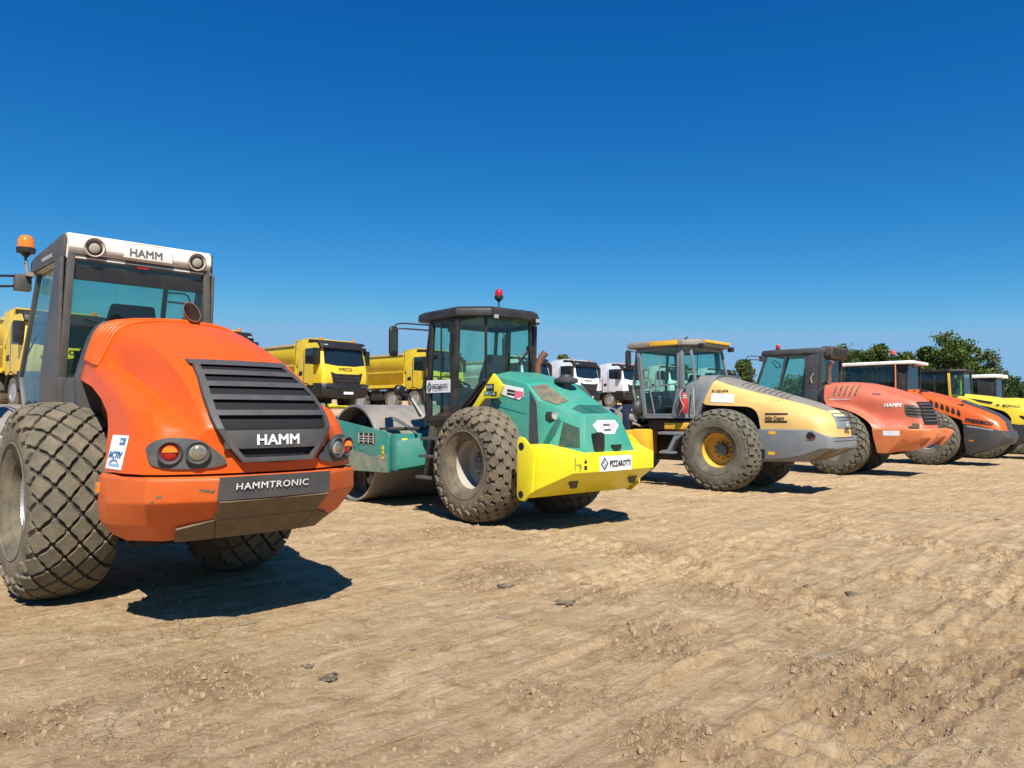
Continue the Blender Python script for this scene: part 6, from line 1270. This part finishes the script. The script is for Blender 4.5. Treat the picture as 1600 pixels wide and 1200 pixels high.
    vt = thing('safety_vest', r.matrix_basis @ Vector((.74, .30, 1.75)), R_(180 - 44), 'yellow-green high visibility vest hanging behind the cab window of the bright yellow roller', 'safety vest')
    mb = MB(); mb.loft([[(.03 * c_, s_ * w_, z) for c_, s_ in ((1, -1), (1.5, 0), (1, 1), (-1, 1), (-1.4, 0), (-1, -1))] for w_, z in ((.17, .30), (.20, .45), (.17, .70), (.19, .85), (.10, .98), (.05, 1.02))]); place(mb, 'vest_cloth', 'hivis', vt, smooth=50)
    mb = MB(); mb.box((-.055, -.19, .52), (.055, .19, .56)); place(mb, 'reflective_band', 'white_sticker', vt)
    return r
def roller_far():
    r = thing('road_roller', (18.89, 27.57, 0), R_(180 - 44), 'farthest roller at the right edge, only its white cab roof and dark rear window showing', 'road roller', 'road rollers parked in a row')
    for y, s_ in ((.765, 1), (-.765, -1)): wheel(r, 0, y, .785, 'diamond', 'rubber_olive', 'grey', s_)
    drum(r, 3.15, .8, .95)
    mb = MB(); mb.box((-.9, -.42, .5), (1.0, .42, 1.35)); mb.box((1.0, -.3, .5), (2.5, .3, 1.0)); mb.box((.4, -.65, 1.1), (1.9, .65, 1.50)); mb.box((2.4, -1.0, .6), (2.5, 1.0, 1.1)); place(mb, 'chassis', 'chassis', r, bevel=.02)
    L = [[(-.85, .80, .60), (-1.5, .78, .62), (-1.9, .6, .75), (-2.0, 0, .75)], [(-.80, .80, 1.2), (-1.5, .78, 1.2), (-1.95, .6, 1.2), (-2.05, 0, 1.2)], [(-.3, .74, 1.66), (-1.1, .68, 1.6), (-1.5, .5, 1.6), (-1.6, 0, 1.6)], [(.3, .66, 1.98), (-.3, .6, 1.95), (-.6, .45, 1.95), (-.7, 0, 1.95)], [(.3, .5, 2.05), (.1, .45, 2.05), (0, .3, 2.05), (-.05, 0, 2.05)]]
    mb = MB(); mb.loft(half_levels(L, 4, 3)); place(mb, 'engine_hood', 'bomag', r, smooth=50)
    cols = [((1.75, .68, 2.78), (1.85, .72, 2.1), (1.75, .72, 1.50), .07, 'glass'), ((1.15, .68, 2.78), (1.12, .72, 2.1), (1.10, .72, 1.50), .07, 'solid'), ((.60, .64, 2.78), (.60, .66, 2.1), (.60, .68, 1.50), .07, 'half')]
    cab = cabin(r, cols, 'cab_grey2', glass_side=G_DARK, glass_rear=G_DARK, seatx=1.3, seatz=1.5)
    roofpiece(cab, [(1.95, .72), (.55, .76), (.42, .66)], 2.80, 2.94, 'white', inset=.04, bevel=.015)
    return r

# ------------------------------------------------------------------ tipper trucks on the rise behind
def truck_wheel(root, x, y, z, side):
    key = 'truck_wheel'
    hub = empty_part('wheel', root, (x, y, z)); hub.rotation_euler = (0, 0, 0 if side > 0 else PI)
    if key not in TY:
        mb = MB(); mb.lathe([(-.15, .30), (-.16, .42), (-.14, .52), (-.10, .54), (.10, .54), (.14, .52), (.16, .42), (.15, .30)], (0, 0, 0), 'y', 36, closed=True)
        for k in range(36):
            t = 2 * PI * k / 36; mb.beam((.53 * math.sin(t), -.13, .53 * math.cos(t)), (.53 * math.sin(t + .06), .13, .53 * math.cos(t + .06)), .05, .03, (math.sin(t), 0, math.cos(t)))
        a = place(mb, 'tyre', 'rubber', hub, smooth=30, merge=False)
        mb = MB(); mb.lathe([(.15, .30), (.16, .29), (.06, .27), (.02, .20), (.08, .14), (.14, .12), (.14, 0)], (0, 0, 0), 'y', 28); b = place(mb, 'rim', 'rim_grey', hub, smooth=30)
        TY[key] = (a.data, b.data)
    else:
        for nm, d in zip(('tyre', 'rim'), TY[key]):
            q = bpy.data.objects.new(nm, d); COL.objects.link(q); q.parent = hub
def truck(paint, label, loc, rz, name='dump_truck'):
    r = thing(name, loc, rz, label, 'dump truck', 'tipper trucks in the row behind')
    for x in (-1.35, -3.15, -5.75, -7.10):
        for y, s_ in ((1.02, 1), (-1.02, -1)): truck_wheel(r, x, y, .54, s_)
    mb = MB(); mb.box((-8.0, -.45, .75), (-.3, .45, 1.05)); mb.box((-4.9, -1.15, .55), (-3.9, -.5, 1.05)); mb.box((-4.9, .5, .55), (-3.9, 1.15, 1.05)); place(mb, 'chassis', 'chassis', r, bevel=.02)
    for x in (-3.15, -5.75, -7.10):
        for s_ in (1, -1):
            mb = MB(); pts = [(x + .62 * math.cos(a), .54 + .66 * math.sin(a)) for a in np.linspace(.15, PI - .15, 9)]; inn = [(x + .58 * math.cos(a), .54 + .62 * math.sin(a)) for a in np.linspace(PI - .15, .15, 9)]
            mb.prism([(px, s_ * .86, pz) for px, pz in pts + inn], (0, s_ * .34, 0)); place(mb, 'mudguard', 'cab_grey', r)
    # cab shell: side profile extruded across, with the windscreen area inset
    mb = MB(); prof = [(-.02, 1.10), (.02, 1.45), (0, 1.72), (-.08, 2.00), (-.28, 2.86), (-.45, 3.0), (-1.85, 3.0), (-1.95, 2.9), (-1.95, 1.10)]
    mb.loft([[(x if x < -.5 else x - dx, y, z) for x, z in prof] for y, dx in ((-1.24, .10), (-1.10, .02), (-.5, -.03), (.5, -.03), (1.10, .02), (1.24, .10))]); body = place(mb, 'cab_body', paint, r, bevel=.03, smooth=40); T = bvh(body)
    FR = dict(U=Y, V=Z, d=-X); RT = dict(U=X, V=Z, d=Y); LF = dict(U=-X, V=Z, d=-Y)
    def wp(poly, nm, m, ax, O, off=.008, th=.006, par=None, res=.12, sm=30): return place(patch(T, poly, O, off=off, thick=th, res=res, **ax), nm, m, par or body, smooth=sm)
    wp([(-1.10, 2.04), (-.5, 1.96), (.5, 1.96), (1.10, 2.04), (1.06, 2.72), (-1.06, 2.72)], 'windscreen', 'windscreen', FR, (3, 0, 0))
    # black roof visor
    mb = MB(); mb.loft([[(-.14 + q, y, 2.70), (-.08 + q, y, 2.74), (-.12 + q, y, 2.90), (-.30 + q, y, 3.06), (-1.0, y, 3.10), (-1.0, y, 3.0), (-.45, y, 2.98), (-.30, y, 2.80)] for y, q in ((-1.25, -.08), (-1.05, 0), (1.05, 0), (1.25, -.08))]); v = place(mb, 'roof_visor', 'black', body, bevel=.015)
    for y in (-1.05, 1.05): mb = MB(); mb.box((-.10, y - .10, 2.84), (-.06, y + .10, 2.90)); place(mb, 'marker_lamp', 'chrome', v)
    for y in (-.85, .95): mb = MB(); mb.lathe([(0, .07), (.02, .085), (.12, .08), (.15, .05), (.15, 0)], (-.75, y, 3.10), 'z', 16); place(mb, 'beacon', 'amber_lens', body)
    # dark grille shield and bumper
    wp([(-.86, 1.68), (-.62, 1.60), (.62, 1.60), (.86, 1.68), (.70, 1.12), (-.70, 1.12)], 'grille', 'black', FR, (3, 0, 0), off=.03, th=.03)
    for z in (1.28, 1.42): wp([(-.70, z + .03), (0, z), (.70, z + .03), (.70, z + .06), (0, z + .03), (-.70, z + .06)], 'grille_bar', 'anthracite', FR, (3, 0, 0), off=.045, th=.01)
    mb = MB(); mb.loft([[(-.75, y, z0), (.10 - q, y, z0 + .04), (.16 - q, y, .95), (.10 - q, y, 1.18), (-.75, y, 1.20)] for y, q, z0 in ((-1.26, .22, .62), (-1.0, .06, .52), (-.4, 0, .48), (.4, 0, .48), (1.0, .06, .52), (1.26, .22, .62))]); bp = place(mb, 'bumper', 'black', r, bevel=.03)
    for s_ in (1, -1):
        mb = MB(); mb.prism([(.11, s_ * .72, .98), (.11, s_ * 1.14, 1.02), (.09, s_ * 1.16, 1.14), (.11, s_ * .80, 1.10)], (.025, 0, 0)); place(mb, 'headlight', 'lamp_dark', bp)
    mb = MB(); mb.box((.162, -.26, .70), (.168, .26, .81)); place(mb, 'number_plate', 'white_sticker', bp)
    place(text_mb('IVECO', .20, T, (3, -.42, 1.74), off=.014, bold=.03, sx=1.25, **FR), 'lettering', 'black_ink', body, smooth=0)
    # side windows, doors, mirrors
    for ax, s_ in ((RT, -1), (LF, 1)):
        O = (0, s_ * 3, 0); k = 1 if s_ < 0 else -1
        wp([(k * -.42, 2.0), (k * -1.35, 2.08), (k * -1.35, 2.75), (k * -.62, 2.75)], 'side_window', 'windscreen', ax, O)
        wp([(k * -1.42, 1.15), (k * -1.46, 1.15), (k * -1.46, 2.9), (k * -1.42, 2.9)], 'door_seam', 'black', ax, O, off=.003)
        wp([(k * -1.55, 1.55), (k * -1.85, 1.55), (k * -1.80, 1.72), (k * -1.55, 1.75)], 'side_intake', 'black', ax, O)
        mb = MB(); mb.box((-.42, s_ * 1.36 - .13, 2.05), (-.22, s_ * 1.36 + .13, 2.72)); mb.tube([(-.5, s_ * 1.24, 2.72), (-.35, s_ * 1.36, 2.68)], .03, 8); mb.tube([(-.45, s_ * 1.24, 2.0), (-.30, s_ * 1.36, 2.1)], .03, 8); place(mb, 'mirror', 'black', r, bevel=.05)
        mb = MB(); mb.box((-1.9, s_ * .95, .62), (-.75, s_ * 1.22, 1.12)) if False else None
        mb = MB(); pts = [(-1.35 + .66 * math.cos(a), .54 + .68 * math.sin(a)) for a in np.linspace(0, PI, 11)]; inn = [(-1.35 + .60 * math.cos(a), .54 + .62 * math.sin(a)) for a in np.linspace(PI, 0, 11)]
        mb.prism([(px, s_ * .86, pz) for px, pz in pts + inn], (0, s_ * .38, 0)); place(mb, 'mudguard', 'black', r)
    # tipping body with headboard canopy over the cab
    mb = MB(); mb.loft([[(-2.15, y, 1.25), (-8.2, y, 1.25), (-8.5, y, 2.95), (-2.15, y, 2.95)] for y in (-1.25, -1.21)], True); mb.loft([[(-2.15, y, 1.25), (-8.2, y, 1.25), (-8.5, y, 2.95), (-2.15, y, 2.95)] for y in (1.25, 1.21)], True)
    mb.box((-8.2, -1.21, 1.22), (-2.15, 1.21, 1.28)); mb.prism([(-2.15, -1.25, 1.25), (-2.10, -1.25, 1.25), (-2.0, -1.25, 3.12), (-2.10, -1.25, 3.12)], (0, 2.5, 0)); mb.prism([(-2.10, -1.25, 3.06), (-1.0, -1.25, 3.16), (-1.0, -1.25, 3.20), (-2.10, -1.25, 3.14)], (0, 2.5, 0)); mb.prism([(-8.2, -1.25, 1.25), (-8.25, -1.25, 1.25), (-8.55, -1.25, 2.95), (-8.5, -1.25, 2.95)], (0, 2.5, 0))
    for s_ in (1, -1): mb.prism([(-2.12, s_ * 1.25, 2.0), (-2.0, s_ * 1.25, 2.0), (-1.05, s_ * 1.25, 3.14), (-2.12, s_ * 1.25, 3.12)], (0, -s_ * .04, 0))
    db = place(mb, 'tipping_body', paint, r, bevel=.01)
    mb = MB(); mb.box((-8.5, -1.31, 2.90), (-2.12, -1.20, 3.0)); mb.box((-8.5, 1.20, 2.90), (-2.12, 1.31, 3.0)); place(mb, 'top_rail', 'tan', db)
    mb = MB()
    for s_ in (1, -1):
        mb.box((-8.3, s_ * 1.255, 1.20), (-2.15, s_ * 1.30, 1.36)); mb.box((-8.35, s_ * 1.252, 2.0), (-2.15, s_ * 1.275, 2.05))
    place(mb, 'body_rib', paint, db)
    mb = MB(); mb.box((-2.05, -1.1, .9), (-1.97, 1.1, 2.3)); place(mb, 'cab_rear_unit', 'black', r)
    return r
M['windscreen'] = mat('truck_windscreen', (0.010, 0.018, 0.024), .06, spec=.8)
M['lamp_dark'] = mat('dark_headlamp', (0.06, 0.065, 0.07), .1, .4)
def clone(o, parent=None):
    c = o.copy(); COL.objects.link(c)
    if parent: c.parent = parent
    for k in [q for q in bpy.data.objects if q.parent == o]: clone(k, c)
    return c
def trucks():
    P = [('truck_yellow', -14.0, 23.4, -40, 'yellow dump truck at the far left edge, half hidden behind the orange roller cab'),
         ('truck_yellow', -10.75, 27.7, -40, 'yellow dump truck hidden behind the orange hood, only its black roof edge showing'),
         ('truck_yellow', -7.40, 33.0, -40, 'yellow dump truck in full view between the orange and teal rollers'),
         ('truck_yellow', -3.26, 38.3, -40, 'yellow dump truck partly behind the front window of the teal roller cab'),
         ('truck_white', 1.55, 43.8, -45, 'white dump truck mostly hidden behind the teal roller cab and exhaust'),
         ('truck_white', 4.95, 47.5, -45, 'white dump truck in view above the teal hood, left of its white neighbour'),
         ('truck_white', 8.80, 53.0, -45, 'white dump truck just left of the pale yellow roller cab'),
         ('truck_white', 13.2, 58.0, -45, 'white dump truck seen through the cab windows of the pale yellow roller'),
         ('truck_white', 18.2, 62.5, -45, 'farthest white dump truck, dark roof beside the red roller mirror')]
    first = {}
    for paint, x, y, rz, lab in P:
        z = min(float(ground_z(x, y)), 2.2); loc = (x, y, float(ground_z(x, y, False)) - .02)
        if paint not in first: first[paint] = truck(paint, lab, loc, R_(rz))
        else: c = clone(first[paint]); c.location = loc; c.rotation_euler = (0, 0, R_(rz)); c['label'] = lab

# ------------------------------------------------------------------ trees and hedge
def leafmat(nm, a, b):
    m = bpy.data.materials.new(nm); m.use_nodes = True; t = m.node_tree; n = t.nodes; L = t.links; bs = n['Principled BSDF']
    tc = n.new('ShaderNodeTexCoord'); nz = n.new('ShaderNodeTexNoise'); nz.inputs['Scale'].default_value = .9; nz.inputs['Detail'].default_value = 5; L.new(tc.outputs['Object'], nz.inputs['Vector'])
    g = n.new('ShaderNodeNewGeometry'); ad = n.new('ShaderNodeMath'); ad.operation = 'ADD'; mu = n.new('ShaderNodeMath'); mu.operation = 'MULTIPLY'; mu.inputs[1].default_value = .45; L.new(g.outputs['Random Per Island'], mu.inputs[0]); L.new(nz.outputs[0], ad.inputs[0]); L.new(mu.outputs[0], ad.inputs[1])
    mr = n.new('ShaderNodeMapRange'); mr.inputs[1].default_value = .4; mr.inputs[2].default_value = 1.0; L.new(ad.outputs[0], mr.inputs[0]); mx = n.new('ShaderNodeMix'); mx.data_type = 'RGBA'; L.new(mr.outputs[0], mx.inputs[0]); mx.inputs[6].default_value = a + (1,); mx.inputs[7].default_value = b + (1,)
    L.new(mx.outputs[2], bs.inputs['Base Color']); bs.inputs['Roughness'].default_value = .6; bs.inputs['Specular IOR Level'].default_value = .25
    tl = n.new('ShaderNodeBsdfTranslucent'); L.new(mx.outputs[2], tl.inputs[0]); ms = n.new('ShaderNodeMixShader'); ms.inputs[0].default_value = .25; L.new(bs.outputs[0], ms.inputs[1]); L.new(tl.outputs[0], ms.inputs[2]); L.new(ms.outputs[0], n['Material Output'].inputs[0])
    return m
M['leaf_a'] = leafmat('leaf_mid_green', (0.035, 0.070, 0.014), (0.14, 0.19, 0.04))
M['leaf_b'] = leafmat('leaf_grey_green', (0.06, 0.09, 0.04), (0.18, 0.22, 0.11))
M['leaf_c'] = leafmat('leaf_dark_green', (0.02, 0.045, 0.012), (0.07, 0.115, 0.028))
M['bark'] = mat('bark', (0.09, 0.07, 0.05), .9, dirt=.4, bump=.5, bscale=10)
def tree(x, y, h, w, kind, label, seed, clumps=26, dens=105, name='broadleaf_tree', low=.12, leaf=.20, group='trees beyond the yard'):
    rr = random.Random(seed); z0 = float(ground_z(x, y, False)) - .1
    r = thing(name, (x, y, z0), rr.uniform(0, 6), label, 'tree', group)
    tk = MB(); tk.tube([(0, 0, 0), (rr.uniform(-.1, .1), rr.uniform(-.1, .1), h * .35), (rr.uniform(-.3, .3), rr.uniform(-.3, .3), h * .8)], [.035 * h, .024 * h, .008 * h], 8)
    cr = MB(); cs = []
    for i in range(clumps):
        t = rr.uniform(low, .97); env = math.sin(PI * min(1, (t * .88 + .10))) ** .6; a = rr.uniform(0, 2 * PI); q = math.sqrt(rr.random()) * w * .5 * env
        cs.append((q * math.cos(a), q * math.sin(a), t * h * (.92 + .12 * rr.random()), rr.uniform(.13, .25) * w * (1.1 - .45 * t)))
    for cx, cy, cz, cr_ in cs:
        zt = min(cz * .75, h * .7); tk.tube([(0, 0, zt * .75), (cx * .5, cy * .5, (zt + cz) * .5), (cx, cy, cz)], [.012 * h, .007 * h, .003 * h], 5)
        for k in range(dens):
            u = [max(-.95, min(.95, rr.gauss(0, .5))) for _ in range(3)]; p = Vector((cx + u[0] * cr_ * 1.25, cy + u[1] * cr_ * 1.25, cz + u[2] * cr_)); s = leaf * rr.uniform(.6, 1.5)
            if p.z < .1: continue
            n = Vector((rr.gauss(0, 1), rr.gauss(0, 1), rr.gauss(.5, 1))).normalized(); a = n.orthogonal().normalized(); b = n.cross(a); th = rr.uniform(0, PI); a, b = a * math.cos(th) + b * math.sin(th), b * math.cos(th) - a * math.sin(th)
            cr.add([p - a * s, p - b * s * .55 + n * s * .15, p + a * s, p + b * s * .55 + n * s * .15], [(0, 1, 2, 3)])
    place(tk, 'trunk', 'bark', r); place(cr, 'crown', kind, r, smooth=0, merge=False)
    return r
def px_at(px, Yd): return (px - 800) / 1155. * Yd
def H_at(py, Yd, x): return 1.5 + (645 - py) * Yd / 1155. - float(ground_z(x, Yd, False))
def trees():
    S = [  # px centre, depth, px of top, px width, leaves, label
        (885, 120, 557, 44, 'leaf_a', 'small treetop just above the white dump trucks', 12),
        (1160, 105, 563, 42, 'leaf_a', 'lone rounded tree between the pale yellow and red roller cabs', 24),
        (1322, 100, 541, 62, 'leaf_a', 'bushy tree right behind the red roller cab roof', 26),
        (1368, 98, 540, 66, 'leaf_a', 'wide bushy tree above the left half of the white cab roof', 28),
        (1418, 104, 551, 54, 'leaf_a', 'low tree just right of the red beacon on the white cab roof', 22),
        (1450, 98, 542, 48, 'leaf_a', 'mid green tree left of the tallest tree', 24),
        (1488, 95, 524, 74, 'leaf_a', 'tallest dense tree on the right, above the black cab roof', 40),
        (1522, 97, 536, 40, 'leaf_b', 'narrow grey-green tree between the tallest tree and the airy one', 20),
        (1548, 92, 540, 46, 'leaf_b', 'airy grey-green tree at the right end of the tree row', 20),
        (1530, 84, 580, 50, 'leaf_a', 'low bushy tree right of the farthest white cab roof', 20),
        (1340, 92, 572, 60, 'leaf_c', 'dark low tree behind the windows of the white roofed cab', 20),
        (1300, 118, 560, 70, 'leaf_c', 'dark treetop right behind the cooler box on the red roller cab', 24),
        (1395, 116, 556, 80, 'leaf_c', 'dark low tree showing between the two bushy trees and the beacon', 26),
        (1465, 114, 556, 90, 'leaf_c', 'dark tree filling the gap below the tallest tree', 28),
        (1512, 110, 566, 70, 'leaf_c', 'dark tree behind the foot of the airy grey-green tree', 24),
        (1250, 112, 585, 60, 'leaf_a', 'low tree seen through the red roller cab windows', 16),
        (1060, 108, 568, 60, 'leaf_a', 'tree seen through the side window of the pale yellow roller', 20)]
    for i, (px, Yd, top, wd, kind, lab, cl) in enumerate(S):
        x = px_at(px, Yd); h = H_at(top, Yd, x) * 1.0; w_ = wd / 1155. * Yd
        tree(x, Yd, h, w_ * (1.0 if kind != 'leaf_b' else .95), kind, lab, 40 + i, clumps=cl, dens=230 if kind != 'leaf_b' else 120, low=.10)
    for i, (px, top, wd) in enumerate(((1572, 590, 60), (1606, 598, 60), (1640, 596, 70), (1545, 600, 40))):
        x = px_at(px, 90); tree(x, 90, H_at(top, 90, x), wd / 1155. * 90, 'leaf_c', ['dark shrub in the hedge at the right edge, left of another', 'dark shrub in the hedge touching the right edge', 'dark shrub just beyond the right edge of the hedge', 'small dark shrub at the left end of the hedge'][i], 90 + i, clumps=26, dens=200, name='hedge_shrub', low=.02, leaf=.16, group='hedge at the right edge')
    # spoil heap of dry earth in front of the hedge and a bent lamp pole
    mb = MB(); rr = random.Random(3)
    for k in range(46): x = px_at(rr.uniform(1548, 1720), 70); rock(mb, (x, 70 + rr.uniform(-2, 2), float(ground_z(x, 70, False)) + .1), rr.uniform(.5, 1.0), .6, 500 + k, 1)
    tag(place(mb, 'earth_bank', 'clod', None, smooth=0), 'rough bank of dry brown earth below the hedge at the right edge', 'earth bank', kind='stuff')
    x = px_at(1592, 60); z = float(ground_z(x, 60, False)); mb = MB(); mb.tube([(0, 0, 0), (0, 0, 1.6), (-.5, 0, 2.15), (-1.6, 0, 2.45)], [.05, .045, .04, .03], 8, 1); mb2 = MB(); mb2.box((-1.9, -.10, 2.40), (-1.5, .10, 2.50))
    t = thing('bent_pole', (x, 60, z), 0, 'thin grey bent pole standing by the earth bank at the right edge', 'pole'); place(mb, 'pole', 'cab_grey', t); place(mb2, 'pole_head', 'cab_grey', t)
roller_orange(); roller_teal(); roller_pale(); roller_red(); roller_mateco(); roller_yellow(); roller_far()
trucks(); trees()
